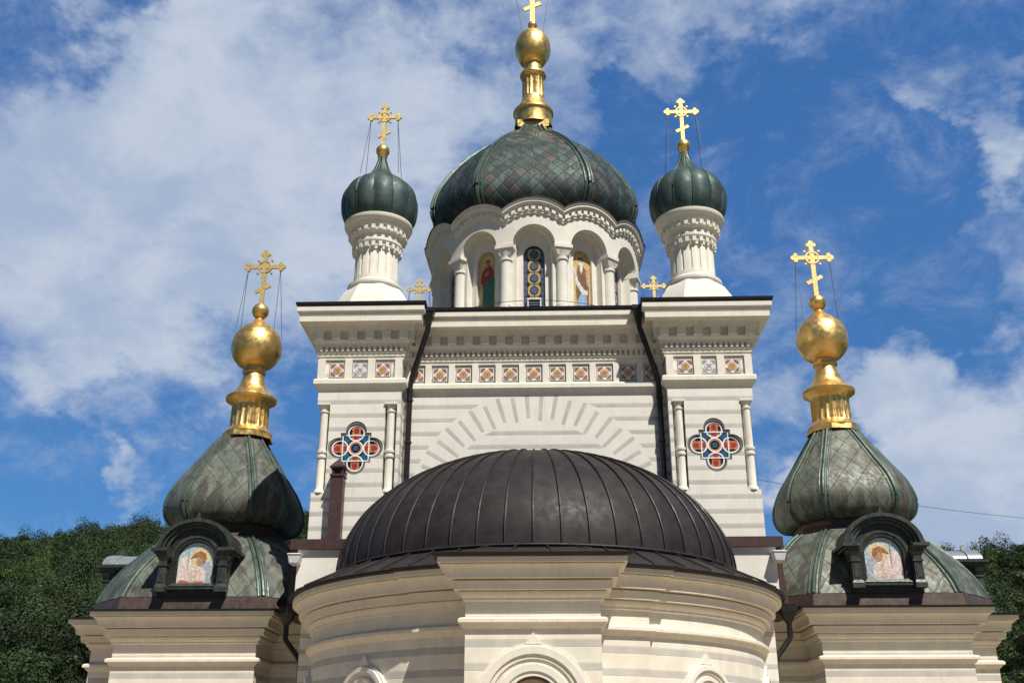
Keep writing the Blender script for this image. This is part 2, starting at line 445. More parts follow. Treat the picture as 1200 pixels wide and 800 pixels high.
# ---------------------------------------------------------------- the setting: ground and hill
b = MB().use('ground_paving')
i = [b.P(p) for p in ((-2500, -2500, GZ), (2500, -2500, GZ), (2500, 2500, GZ), (-2500, 2500, GZ))]; b.F(i)
tag(b.build('ground', recalc=False), kind='structure')

SKY_PTS = [(-700, 700), (-200, 640), (0, 632), (100, 620), (190, 613), (350, 594), (500, 585), (700, 590), (860, 640), (930, 655), (1110, 645), (1200, 632), (1400, 620), (1900, 700)]
RIDGE = []
for px, py in SKY_PTS:
    d = dir_of(px, py); RIDGE.append((atan2(d.x, d.y), d.z / sqrt(d.x ** 2 + d.y ** 2)))
RD = 390.0


def ss(x): x = np.clip(x, 0, 1); return x * x * (3 - 2 * x)


def terrain(x, y):
    x = np.asarray(x, float); y = np.asarray(y, float)
    az = np.arctan2(x, y); d = np.hypot(x, y)
    t = np.interp(az, [r[0] for r in RIDGE], [r[1] for r in RIDGE]) * RD - 6.5
    t = t * np.where(np.abs(az) < 1.2, 1, np.clip(1 - (np.abs(az) - 1.2) * 2, 0, 1))
    rise = np.clip((d - 62) / (RD - 62), 0, 1) ** 1.12
    fall = 1 - .6 * ss((d - RD) / 300)
    bumps = 5 * np.sin(x * .031 + 1.3 * np.sin(y * .017)) * np.sin(y * .024 + .7) + 2.6 * np.sin(x * .083 + y * .05) * np.sin(y * .071)
    return t * rise * fall + bumps * np.clip((d - 90) / 120, 0, 1) * (1 - .85 * np.clip((d - RD + 90) / 90, 0, 1)) + GZ - .05 + 0.0 * x


b = MB().use('hill_soil')
azs = np.linspace(-1.65, 1.65, 150); ds = np.concatenate([np.linspace(60, 420, 60), np.linspace(440, 1100, 15)])
X = np.outer(ds, np.sin(azs)); Y = np.outer(ds, np.cos(azs)); Z = terrain(X, Y)
idx = [[b.P((X[j, i], Y[j, i], Z[j, i])) for i in range(len(azs))] for j in range(len(ds))]
for j in range(len(ds) - 1):
    for i in range(len(azs) - 1): b.F((idx[j][i], idx[j][i + 1], idx[j + 1][i + 1], idx[j + 1][i]))
tag(b.build('hill', recalc=False, angle=180), kind='structure')


def leaf_mesh(name, centers, normals, sizes, tints, material, origin, parent=None, seed=1):
    rng = np.random.default_rng(seed); n = len(centers)
    nr = normals + rng.normal(0, .38, (n, 3)); nr /= np.linalg.norm(nr, axis=1)[:, None]
    a = np.cross(nr, rng.normal(0, 1, (n, 3))); a /= np.linalg.norm(a, axis=1)[:, None]; c = np.cross(nr, a)
    s = sizes[:, None]
    jit = lambda: 1 + rng.uniform(-.35, .35, (n, 1))
    V = np.stack([centers - a * s * jit(), centers - c * s * .7 * jit(), centers + a * s * jit(), centers + c * s * .7 * jit()], 1).reshape(-1, 3)
    V = V - np.array(origin)
    me = bpy.data.meshes.new(name)
    me.vertices.add(4 * n); me.vertices.foreach_set('co', V.ravel().astype(np.float32))
    me.loops.add(4 * n); me.loops.foreach_set('vertex_index', np.arange(4 * n, dtype=np.int32))
    me.polygons.add(n); me.polygons.foreach_set('loop_start', np.arange(0, 4 * n, 4, dtype=np.int32)); me.polygons.foreach_set('loop_total', np.full(n, 4, dtype=np.int32))
    me.update(calc_edges=True)
    at = me.attributes.new('tint', 'FLOAT_COLOR', 'FACE')
    at.data.foreach_set('color', np.concatenate([tints, np.ones((n, 1))], 1).ravel().astype(np.float32))
    me.materials.append(MATS[material])
    o = bpy.data.objects.new(name, me); COL.objects.link(o)
    wo = Vector(origin) + Vector((0, 0, EYE)); WORLD[o.name] = wo
    if parent is not None: o.parent = parent; o.location = wo - WORLD[parent.name]
    else: o.location = wo
    return o


rng = np.random.default_rng(7)
C, N, S, T = [], [], [], []


def crown(cx, cy, cz, r, h, n, leaf, tint, lobes=8):
    ls = rng.uniform(-1, 1, (lobes, 3)); ls /= np.linalg.norm(ls, axis=1)[:, None] + 1e-6
    ls *= rng.uniform(.35, .70, (lobes, 1)); ls[0] = 0
    lr = rng.uniform(.30, .55, lobes); lr[0] = .62
    k = rng.integers(0, lobes, n)
    d = rng.normal(0, 1, (n, 3)); d[:, 2] = np.abs(d[:, 2]) * .9 - .25 * rng.random(n); d /= np.linalg.norm(d, axis=1)[:, None]
    rad = lr[k] * rng.uniform(.82, 1.08, n)
    p = ls[k] + d * rad[:, None]
    C.append(np.stack([cx + p[:, 0] * r, cy + p[:, 1] * r, cz + p[:, 2] * h * .5 + h * .5], 1)); N.append(d)
    S.append(np.full(n, leaf) * rng.uniform(.7, 1.3, n))
    tt = tint[None] * rng.uniform(.88, 1.12, (n, 1)) * (np.array([1, 1, 1]) + rng.normal(0, .04, (n, 3)))
    T.append(np.clip(tt, .05, 3))


def scatter(az0, az1, d0, d1, gap, few=1.0):
    d = d0
    while d < d1:
        step = gap * (.85 + .0012 * d)
        na = int((az1 - az0) * d / step)
        for i in range(na):
            az = az0 + (az1 - az0) * (i + rng.random()) / na; dd = d + rng.uniform(-.5, .5) * step
            x, y = dd * sin(az), dd * cos(az); z = float(terrain(x, y))
            r = rng.uniform(2.0, 3.7) * (1 + .3 * (rng.random() < .15)); h = r * rng.uniform(1.9, 2.7)
            kind = rng.random(); patch = .5 + .5 * sin(x * .05 + 2 * sin(y * .03)) 
            base = np.array([1.0, 1.0, 1.0]) * rng.uniform(.50, 1.5)
            if kind < .18: base *= np.array([1.35, 1.15, .8])
            elif kind < .40: base *= np.array([.72, .85, .95])
            elif kind < .45: base *= np.array([1.35, .95, .8])
            base = base * (.8 + .35 * patch)
            lf = .085 + .00038 * dd
            crown(x, y, z + .5, r, h, int((800 if dd > 200 else 1700) * few), lf / few ** .5, base)
        d += step * .82


scatter(-.54, -.16, 84, RD + 18, 4.9)
scatter(-.16, .34, 150, RD + 18, 5.4, .22)
scatter(-.80, -.54, 100, RD + 18, 5.4, .25); scatter(.56, .85, 120, RD + 18, 5.4, .25)
scatter(.36, .56, 100, RD + 18, 4.9)
tag(leaf_mesh('hillside_forest', np.concatenate(C), np.concatenate(N), np.concatenate(S), np.concatenate(T), 'forest_leaves', (0, 0, 0)),
    'dense dark green broadleaf wood covering the steep hillside behind the church', 'forest', kind='stuff')

# the conifer at the right edge, behind the right chapel
def big_tree(name, x, y, h, r, label, cat, n=90000, leaf=.055, mt='pine_needles', seed=3):
    global C, N, S, T, rng
    rng = np.random.default_rng(seed); C, N, S, T = [], [], [], []
    root = empty(name, (x, y, GZ)); tag(root, label, cat)
    t = MB().use('bark'); t.tube([(x, y, GZ), (x + .1, y, GZ + h * .3), (x - .05, y + .1, GZ + h * .65), (x, y, GZ + h * .97)], [.24, .19, .11, .03], 10)
    for k in range(46):
        f = .12 + .85 * k / 46; a = k * 2.4; z = GZ + h * f
        L = r * (1 - f) ** .62 * rng.uniform(.75, 1.1) + .35
        e = (x + L * sin(a), y + L * cos(a), z + L * .22)
        t.tube([(x, y, z), (x + L * .5 * sin(a), y + L * .5 * cos(a), z + L * .06), e], [.05, .03, .012], 5)
        for q in range(5):
            g = .35 + .65 * (q + rng.random() * .6) / 4.6; pr = .62 * (1.1 - .45 * g) * rng.uniform(.8, 1.25)
            c = Vector((x, y, z)).lerp(Vector(e), min(g, 1.05)); m = n // 230
            d = rng.normal(0, 1, (m, 3)); d /= np.linalg.norm(d, axis=1)[:, None]
            p = d * (rng.random((m, 1)) ** .5) * pr * np.array([1, 1, .62])
            off = rng.normal(0, .16, 3)
            C.append(np.array(c) + p + off); N.append(d + np.array([0, 0, .5])); S.append(np.full(m, leaf) * rng.uniform(.6, 1.4, m))
            T.append(np.clip(np.array([1, 1, 1]) * rng.uniform(.65, 1.3) * rng.uniform(.8, 1.2, (m, 1)) + np.zeros((m, 3)), .05, 3))
    t.build('trunk', root)
    leaf_mesh('crown', np.concatenate(C), np.concatenate(N), np.concatenate(S), np.concatenate(T), mt, (x, y, GZ + 1), root)
    return root


big_tree('conifer_tree', 21.9, 44.0, 10.9, 4.3, 'dark bushy pine at the right edge of the picture behind the right chapel', 'tree')

# ================================================================ THE CHURCH
church = tag(empty('church', (0, 34, GZ)), 'cream stone church with green onion domes, gilded crosses and a dark ribbed apse dome', 'church')

# ---- main block ------------------------------------------------
YT, YM, XI, XO, YB = 26.5, 27.0, 3.60, 5.87, 46.0
front = [(-XO, YB), (-XO, YT), (-XI, YT), (-XI, YM), (XI, YM), (XI, YT), (XO, YT), (XO, YB)]
HT = 11.80
b = MB().use('arch_wall')
i = [b.P(p) for p in ((-XI, YM, GZ), (XI, YM, GZ), (XI, YM, HT), (-XI, YM, HT))]; b.F(i)
b.use('striped_wall')
for s in (-1, 1):
    i = [b.P(p) for p in ((s * XO, YT + .5, GZ), (s * XO, YB, GZ), (s * XO, YB, HT), (s * XO, YT + .5, HT))]; b.F(i)
i = [b.P(p) for p in ((-XO, YB, GZ), (XO, YB, GZ), (XO, YB, HT), (-XO, YB, HT))]; b.F(i)
nave = b.build('nave_wall', church, recalc=False)


def quatrefoil(cx, cz, k):
    """outline of a cross of four lobes over a square, scale k = half width"""
    pts = []; q = .50 * k; lr = .40 * k; lc = .60 * k
    for t in range(4):
        a = 90 * t
        A = arc(lc, 0, lr, -100, 100, 14)
        A = [(q * .93, -q)] + [(q * .93, -lr * .985)] + A + [(q * .93, lr * .985)]
        for (x, z) in A:
            ca, sa = cos(radians(a)), sin(radians(a))
            pts.append((cx + x * ca - z * sa, cz + x * sa + z * ca))
    return pts


def clover(cx, cz, k):
    pts = []; lr = .385 * k; lc = .615 * k; q = .565 * k
    for t in range(4):
        A = [(q, -q), (q, -lr)] + arc(lc, 0, lr, -88, 88, 14) + [(q, lr)]
        ca, sa = cos(radians(90 * t)), sin(radians(90 * t))
        pts += [(cx + x * ca - z * sa, cz + x * sa + z * ca) for x, z in A]
    return pts


TILE_W = .20
def tile(b, cx, cz, y, kind=0, nrm=None):
    w_ = TILE_W
    pale = kind == 1
    L = lambda mt, pts, d: b.use(mt).prism(pts, [], y - d, y)
    rect = lambda x0, x1, z0, z1: [(cx + x0, cz + z0), (cx + x1, cz + z0), (cx + x1, cz + z1), (cx + x0, cz + z1)]
    L('leading_black', rect(-w_ - .012, w_ + .012, -w_ - .012, w_ + .012), .010)
    L('tile_white', rect(-w_, w_, -w_, w_), .016)
    for sx in (-1, 1):
        for sz in (-1, 1):
            c0, c1, c2 = .178, .125, .03
            pts = [(sx * c0, sz * c0), (sx * c2, sz * c0), (sx * .085, sz * .115), (sx * .115, sz * .085), (sx * c0, sz * c2)]
            L('tile_grey' if pale else 'tile_rust', [(cx + x, cz + z) for x, z in pts], .020)
            pts = [(sx * .165, sz * .165), (sx * .10, sz * .165), (sx * .13, sz * .13), (sx * .165, sz * .10)]
            L('tile_ochre' if not pale else 'tile_grey', [(cx + x, cz + z) for x, z in pts], .024)
    L('tile_grey' if pale else 'tile_rust', arc(cx, cz, .125, 0, 345, 23), .022)
    L('tile_white', arc(cx, cz, .112, 0, 345, 23), .026)
    L('tile_orange' if not pale else 'tile_white', arc(cx, cz, .098, 0, 345, 23), .030)
    for t in range(4):
        a = radians(45 + 90 * t)
        pts = [(.09 * cos(a + .42), .09 * sin(a + .42)), (0.012 * cos(a + 1.5), .012 * sin(a + 1.5)), (.012 * cos(a - 1.5), .012 * sin(a - 1.5)), (.09 * cos(a - .42), .09 * sin(a - .42))]
        L('tile_ochre' if not pale else 'tile_grey', [(cx + x, cz + z) for x, z in pts], .034)


def rosette(s):
    """stained quatrefoil set in the tower wall"""
    cx, cz, k, y = s * 4.77, 7.90, .68, YT + .09
    b = MB()
    b.use('leading_black').prism(clover(cx, cz, k), [], y - .02, y + .02)
    ann = lambda x, z, r, t, mt, d: b.use(mt).prism(arc(x, z, r, 0, 352, 44), [arc(x, z, r - t, 0, 352, 44)], y - .02 - d, y - .02)
    q = .52 * k; pc = lambda mt, pts, d: b.use(mt).prism([(cx + x * k, cz + z * k) for x, z in pts], [], y - .02 - d, y - .02)
    for t in range(4):
        ca, sa = cos(pi / 2 * t), sin(pi / 2 * t)
        R = lambda pts: [(x * ca - z * sa, x * sa + z * ca) for x, z in pts]
        pc('enamel_blue', R([(.46, .46), (.18, .46), (.16, .36), (.26, .26), (.36, .16), (.46, .18)]), .010)
        pc('enamel_orange', R([(.93, 0), (.84, .12), (.78, .19), (.70, .15), (.60, .17), (.34, .17), (.34, -.17), (.60, -.17), (.70, -.15), (.78, -.19), (.84, -.12)]), .008)
        pc('enamel_red', R([(.36, .10), (.55, .10), (.55, -.10), (.36, -.10)]), .014)
        pc('enamel_red', R([(.61, .10), (.78, .10), (.86, 0), (.78, -.10), (.61, -.10)]), .014)
        pc('enamel_red', R([(.20, .09), (.28, .09), (.28, -.09), (.20, -.09)]), .014)
        ann(cx + .615 * k * ca, cz + .615 * k * sa, .335 * k, .055 * k, 'enamel_white', .020 + .001 * t)
    ann(cx, cz, .30 * k, .055 * k, 'enamel_white', .026); ann(cx, cz, .245 * k, .06 * k, 'enamel_orange', .018)
    pc('enamel_blue', [(-.10, -.10), (.10, -.10), (.10, .10), (-.10, .10)], .020)
    sq = lambda q_: [(cx - q_, cz - q_), (cx + q_, cz - q_), (cx + q_, cz + q_), (cx - q_, cz + q_)]
    b.use('enamel_white').prism(sq(.54 * k), [sq(.495 * k)], y - .047, y - .02)
    return b


def col_small(cx, cy, z0, z1, r, mt='trim', mid=True):
    b = MB().use(mt); H = z1 - z0
    pr = [(r * 1.45, z0), (r * 1.45, z0 + .05), (r * 1.15, z0 + .10), (r, z0 + .13)]
    if mid:
        m = z0 + H * .45
        pr += [(r, m - .17), (r * 1.3, m - .15), (r * 1.3, m - .09), (r * 1.05, m - .07), (r * 1.05, m - .03), (r * 1.35, m - .01), (r * 1.35, m + .05), (r, m + .07)]
    pr += [(r * .95, z1 - .26), (r * 1.2, z1 - .24), (r * 1.2, z1 - .20), (r * .98, z1 - .19), (r * 1.05, z1 - .14), (r * 1.5, z1 - .04)]
    b.lathe(pr, 18, cx, cy)
    b.box(cx - r * 1.6, cx + r * 1.6, cy - r * 1.6, cy + r * 1.6, z1 - .045, z1)
    return b


for s in (-1, 1):
    side = 'left' if s < 0 else 'right'
    t = MB().use('striped_wall'); x = lambda a: s * a
    def bx(a, c, y0, y1, z0, z1): t.box(min(s * a, s * c), max(s * a, s * c), y0, y1, z0, z1)
    def bxs(a, c, y0, y1, z0, z1): bx(a, c, y0, y1, z0, z1)
    zc0, zc1 = 6.68, 9.16
    bx(XI, XO - .24, YT + .25, YT + 1.2, zc0, zc1)                      # recessed core behind the corner columns
    t.box(min(s * XI, s * XO), max(s * XI, s * XO), YT, YT + 1.2, GZ, zc0)
    t.box(min(s * XI, s * XO), max(s * XI, s * XO), YT, YT + 1.2, zc1, HT)
    bx(XI, XI + .10, YT, YT + .25, zc0, zc1)
    pan = [(s * 4.02, zc0), (s * 5.52, zc0), (s * 5.52, zc1), (s * 4.02, zc1)]
    if s < 0: pan = pan[::-1]
    t.prism(pan, [clover(s * 4.77, 7.90, .735)], YT, YT + .251, ends=(True, False))
    tower = t.build('tower_wall', church, f'{side} front corner tower wall of striped cream stone')
    q = MB().use('niche_grey').prism(clover(s * 4.77, 7.90, .737), [clover(s * 4.77, 7.90, .665)], YT + .02, YT + .2); q.build('window_surround', tower)
    rosette(s).build('rosette_window', tower, 'quatrefoil window of red, blue and white enamel', smooth=False)
    col_small(s * 5.68, YT + .11, zc0, zc1 - .01, .105).build('column', tower)
    col_small(s * 3.87, YT + .11, zc0, zc1 - .01, .105).build('column', tower)
    for j, xx in enumerate((4.13, 4.76, 5.39)):
        q = MB(); tile(q, s * xx, 10.10, YT - .002, 1 if (s > 0 and j == 1) or (s < 0 and j == 1) else 0)
        q.build('tile_panel', tower, smooth=False)
for k in range(11):
    q = MB(); tile(q, (k - 5) * .652, 10.12, YM - .002, 0); q.build('tile_panel', nave, smooth=False)

b = MB().use('trim')
b.sweep(front, [(0, 9.50), (.02, 9.55), (.05, 9.60), (.09, 9.65), (.13, 9.68), (.13, 9.79), (.10, 9.83), (0, 9.86)])
b.sweep(front, [(0, 10.40), (.04, 10.40), (.04, 10.47), (.07, 10.49), (.07, 10.56), (.10, 10.58), (.10, 10.63), (.02, 10.635), (.02, 10.755), (.15, 10.76), (.15, 10.83), (.18, 10.85), (.22, 10.90), (.22, 10.94), (.10, 10.945), (.10, 11.16), (.33, 11.17),
                (.33, 11.30), (.38, 11.34), (.55, 11.345), (.55, 11.48), (.53, 11.50), (.56, 11.53), (.57, 11.60), (.62, 11.63), (.62, 11.76), (.58, 11.80)])
b.along(front, .01, .14, 10.632, 10.758, .145, .075, inset=.05)
b.along(front, .09, .30, 10.938, 11.165, .46, .24, inset=.26)
# short pilasters between the tile panels
for s in (-1, 1):
    for xx in (3.70, 4.445, 5.075, 5.82):
        b.box(s * xx - .10, s * xx + .10, YT - .07, YT + .01, 9.85, 10.41)
for k in range(10):
    xx = (k - 4.5) * .652; b.box(xx - .085, xx + .085, YM - .06, YM + .01, 9.85, 10.41)
for s in (-1, 1): b.box(s * 3.50 - .06, s * 3.50 + .06, YM - .06, YM + .01, 9.85, 10.41)
b.build('cornice', church)
b = MB().use('roof_black')
b.sweep(front, [(.58, 11.79), (.65, 11.80), (.67, 11.88), (.0, 12.02)])
for (x0, x1, y0, y1) in ((-XO, XO, YM, YB), (-XO, -XI, YT, YM), (XI, XO, YT, YM)):
    i = [b.P(p) for p in ((x0, y0, 12.02), (x1, y0, 12.02), (x1, y1, 12.02), (x0, y1, 12.02))]; b.F(i)
b.build('eaves_roof', church, recalc=False)

# rain pipes down the angle between tower and nave
for s in (-1, 1):
    b = MB().use('dark_pipe')
    b.frustum(s * 2.90, 26.32, 11.38, 11.72, .07, .07, .15, .13); b.box(s * 2.90 - .17, s * 2.90 + .17, 26.17, 26.47, 11.72, 11.83)
    b.tube([(s * 2.90, 26.32, 11.45), (s * 2.92, 26.33, 11.2), (s * 3.36, 26.80, 10.02), (s * 3.42, 26.86, 9.75), (s * 3.42, 26.88, 9.5), (s * 3.43, 26.88, 4.5)], .078, 12)
    for zz in (9.3, 8.1, 6.9): b.lathe([(.078, zz), (.1, zz + .01), (.1, zz + .07), (.078, zz + .08)], 14, s * 3.42, 26.88)
    b.build('downpipe', church)

# lower white block under the towers, its brown flashing, flue and spout
for s in (-1, 1):
    b = MB().use('stucco').box(min(s * 3.4, s * 6.02), max(s * 3.4, s * 6.02), 26.2, 29.5, 3.66, 5.13); b.box(min(s * 3.4, s * 5.3), max(s * 3.4, s * 5.3), 26.35, 29.5, GZ, 3.66)
    lw = b.build('lower_wall', church)
    b = MB().use('painted_brown').box(min(s * 3.3, s * 6.20), max(s * 3.3, s * 6.20), 26.08, 27.3, 5.13, 5.38); b.build('flashing', lw)
    b = MB().use('vent_white').frustum(s * 6.04, 26.1, 4.74, 4.95, .12, .20, .16, .24); b.box(s * 6.04 - .17, s * 6.04 + .17, 25.84, 26.36, 4.95, 4.99); b.build('spout', lw, bevel=.02)
    b = MB().use('copper_brown').box(min(s * 6.03, s * 6.45), max(s * 6.03, s * 6.45), 27.5, 30.5, 3.6, 5.05)
    b.use('painted_brown').box(min(s * 6.02, s * 6.55), max(s * 6.02, s * 6.55), 27.4, 30.6, 5.05, 5.13)
    b.frustum(s * 6.18, 27.2, 3.6, 4.9, .22, .3, .12, .3)
    b.build('valley_roof', lw)
b = MB().use('painted_brown')
cx, cy = -5.12, 26.25
b.frustum(cx, cy, 5.38, 7.02, .16, .16, .16, .16); b.frustum(cx, cy, 7.02, 7.08, .19, .19, .19, .19)
for sx in (-1, 1):
    for sy in (-1, 1): b.box(cx + sx * .12 - .03, cx + sx * .12 + .03, cy + sy * .12 - .03, cy + sy * .12 + .03, 7.08, 7.24)
b.box(cx - .1, cx + .1, cy + .02, cy + .05, 7.08, 7.24)
b.frustum(cx, cy, 7.24, 7.28, .20, .20, .21, .21); b.frustum(cx, cy, 7.28, 7.52, .20, .20, .015, .015)
b.build('chimney_flue', church, 'square brown metal flue with a pyramid cap in front of the left tower')

# ---- crosses, onion domes, gilded finials -----------------------
def cross(name, parent, cx, cy, z0, H, wires=None, label=None):
    b = MB().use('gilding_pale'); w_ = H * .036; zc_ = z0 + H * .70; th = .035
    b.box(cx - w_, cx + w_, cy - th, cy + th, z0, z0 + H * .93)
    A = H * .27
    b.box(cx - A, cx + A, cy - th * .93, cy + th * .93, zc_ - w_ * .95, zc_ + w_ * .95)
    def disc(x, z, r, t_): b.prism(arc(x, z, r, 0, 337, 15), [], cy - t_, cy + t_)
    r = H * .036
    for (dx, dz) in ((-1, 0), (1, 0), (0, 1)):
        ex, ez = cx + dx * A, zc_ + dz * A * .86
        disc(ex + dx * r * 1.1, ez + dz * r * 1.1, r * 1.15, th * 1.1)
        disc(ex + dz * r * 1.35, ez + dx * r * 1.35, r * .95, th * 1.17); disc(ex - dz * r * 1.35, ez - dx * r * 1.35, r * .95, th * 1.24)
    R = H * .118
    b.prism(arc(cx, zc_, R, 0, 352, 44), [arc(cx, zc_, R * .78, 0, 352, 44)], cy - th * 1.3, cy + th * 1.3)
    for sx in (-1, 1):
        for sz in (-1, 1): disc(cx + sx * R * .98, zc_ + sz * R * .98, r * .5, th * 1.36)
    # slanting foot rest, right end up as seen from the apse side
    L = H * .14; a = radians(26); hh = w_ * .9
    pts = [(-L, -hh), (L, -hh), (L, hh), (-L, hh)]
    b.prism([(cx + x * cos(a) - z * sin(a), z0 + H * .30 + x * sin(a) + z * cos(a)) for x, z in pts], [], cy - th * .86, cy + th * .86)
    o = b.build(name, parent, label, smooth=False)
    if wires:
        for sx in (-1, 1):
            for (wx, wy, wz) in wires:
                q = MB().use('wire_metal').tube([(cx + sx * A, cy, zc_ - w_), (cx + sx * wx, cy + wy, wz)], .0085, 6); q.build('guy_wire', parent)
    return o


def smooth_profile(pts, n=6):
    """Catmull-Rom through (r, z)"""
    out = []; P_ = [pts[0]] + list(pts) + [pts[-1]]
    for i in range(1, len(P_) - 2):
        p0, p1, p2, p3 = [Vector(q) for q in P_[i - 1:i + 3]]
        for k in range(n):
            t_ = k / n
            out.append(tuple(.5 * ((2 * p1) + (-p0 + p2) * t_ + (2 * p0 - 5 * p1 + 4 * p2 - p3) * t_ ** 2 + (-p0 + 3 * p1 - 3 * p2 + p3) * t_ ** 3)))
    out.append(tuple(pts[-1]))
    return out


def facets(b, prof, kf, cx, cy, sub=8, bulge=.02, uoff=0):
    """chamfered-square (eight sided) dome: one UV-mapped strip per face"""
    corners = lambda r, k: [(-k * r, -r), (k * r, -r), (r, -k * r), (r, k * r), (k * r, r), (-k * r, r), (-r, k * r), (-r, -k * r)]
    for fc in range(8):
        rows = []; v = 0; last = None
        for (r, z) in prof:
            cs = corners(r, kf); p, q = Vector(cs[fc]), Vector(cs[(fc + 1) % 8]); L = (q - p).length
            nr = Vector(((q - p).y, -(q - p).x)).normalized()
            if last is not None: v += sqrt((r - last[0]) ** 2 + (z - last[1]) ** 2)
            last = (r, z); row = []
            for i in range(sub + 1):
                t_ = i / sub; c = p.lerp(q, t_) + nr * (bulge * r * 4 * t_ * (1 - t_))
                row.append((b.P((cx + c.x, cy + c.y, z)), ((t_ - .5) * L + uoff + fc * 60.0, v)))
            rows.append(row)
        for j in range(len(rows) - 1):
            for i in range(sub):
                a = [rows[j][i], rows[j][i + 1], rows[j + 1][i + 1], rows[j + 1][i]]
                b.F([q_[0] for q_ in a], [q_[1] for q_ in a])


def dome_ribs(prof, kf, cx, cy, rad, gap, parent, mt='copper_ribs', center=.0):
    for fc in range(8):
        b = MB().use(mt)
        for off in (-1, 0, 1):
            pts = []
            for (r, z) in prof:
                cs = [(-kf * r, -r), (kf * r, -r), (r, -kf * r), (r, kf * r), (kf * r, r), (-kf * r, r), (-r, kf * r), (-r, -kf * r)]
                c = Vector(cs[fc]); nb = Vector(cs[(fc + 1) % 8]) if off > 0 else Vector(cs[fc - 1])
                if off: c = c + (nb - c).normalized() * min(gap, (nb - c).length * .3)
                n_ = c.normalized() * rad * .25 if c.length > 1e-4 else Vector((0, 0))
                pts.append((cx + c.x + n_.x, cy + c.y + n_.y, z))
            b.tube(pts, rad * (1.25 if off == 0 else .8), 8)
        b.build('dome_rib', parent)


def fluted(n, depth, z0, z1):
    def f(a, z):
        return 1 - depth * (.5 + .5 * cos(a * n)) ** .6 if z0 <= z <= z1 else 1
    return f


# -- central drum: twelve bays
DC, DR = 34.2, 3.77
drum = empty('drum', (0, DC, 12.0), church)
def bend(s_, d, h, th0): a = th0 + s_ / DR; return ((DR + d) * sin(a), DC - (DR + d) * cos(a), h)
HB = DR * radians(15)
def topc(s_):                       # scalloped top line: crown over each bay
    R_ = 1.48; return 17.62 - (R_ - sqrt(max(0, R_ ** 2 - s_ ** 2)))
bw = MB().use('drum_stone'); bc = MB().use('trim'); bf = MB().use('roof_black')
SS = [HB * (2 * i / 40 - 1) for i in range(41)]
def layer(b, th0, d0, d1, half, spring, bottom, top, open_bottom=None):
    """curved wall sheet at depth d0 with a round-headed opening reaching back to d1"""
    xs = sorted(set([round(x, 5) for x in SS] + [round(half * cos(pi * k / 16), 5) for k in range(17)]))
    def lowf(x): return spring + sqrt(max(0, half ** 2 - x ** 2)) if abs(x) <= half + 1e-6 else (open_bottom if open_bottom is not None else bottom)
    for a, c in zip(xs[:-1], xs[1:]):
        inside = abs((a + c) / 2) < half
        if inside: la, lc = lowf(a), lowf(c)
        else: la = lc = (open_bottom if open_bottom is not None else bottom)
        b.F([b.P(bend(a, d0, la, th0)), b.P(bend(c, d0, lc, th0)), b.P(bend(c, d0, top(c), th0)), b.P(bend(a, d0, top(a), th0))])
        if inside: b.F([b.P(bend(a, d0, la, th0)), b.P(bend(c, d0, lc, th0)), b.P(bend(c, d1, lc, th0)), b.P(bend(a, d1, la, th0))])
        elif open_bottom is not None: b.F([b.P(bend(a, d0, la, th0)), b.P(bend(c, d0, lc, th0)), b.P(bend(c, d1, lc, th0)), b.P(bend(a, d1, la, th0))])
    for sx in (-1, 1):
        x = sx * half; lo_ = open_bottom if open_bottom is not None else bottom
        if lo_ < spring - .01: b.F([b.P(bend(x, d0, lo_, th0)), b.P(bend(x, d1, lo_, th0)), b.P(bend(x, d1, spring, th0)), b.P(bend(x, d0, spring, th0))])
for k in range(12):
    th = radians(30 * k)
    layer(bw, th, 0, -.30, .71, 16.02, 11.9, lambda x: topc(x) - .45, open_bottom=16.02)
    layer(bw, th, -.24, -.50, .655, 16.02, 11.9, lambda x: 17.0)
    layer(bw, th, -.50, -.66, .42, 15.80, 11.9, lambda x: 17.0)
    prof = [(0, -.50), (.05, -.48), (.05, -.42), (.08, -.40), (.08, -.24), (.14, -.22), (.18, -.16), (.22, -.14), (.22, -.06), (.26, -.04), (.26, 0)]
    for b_, pf in ((bc, prof), (bf, [(.26, 0), (.29, .005), (.29, .035), (-.35, .06)])):
        for (a, c) in zip(SS[:-1], SS[1:]):
            for (p0, p1) in zip(pf[:-1], pf[1:]):
                b_.F([b_.P(bend(a, p0[0], topc(a) + p0[1], th)), b_.P(bend(c, p0[0], topc(c) + p0[1], th)), b_.P(bend(c, p1[0], topc(c) + p1[1], th)), b_.P(bend(a, p1[0], topc(a) + p1[1], th))])
    nd = 9
    for j in range(nd):
        sc0 = HB * (2 * (j + .5) / nd - 1); wd = .062
        q = [bend(x, d, topc(sc0) + h + (x - sc0) * -sc0 / 1.48, th) for h in (-.385, -.245) for (x, d) in ((sc0 - wd, .08), (sc0 + wd, .08), (sc0 + wd, .14), (sc0 - wd, .14))]
        i = [bc.P(p) for p in q]
        for f_ in ((0, 3, 2, 1), (4, 5, 6, 7), (0, 1, 5, 4), (1, 2, 6, 5), (2, 3, 7, 6), (3, 0, 4, 7)): bc.F([i[z] for z in f_])
dw = bw.build('drum_wall', drum, recalc=False, angle=25)
bc.build('drum_cornice', drum, recalc=False, angle=25); bf.build('drum_flashing', drum, recalc=False)
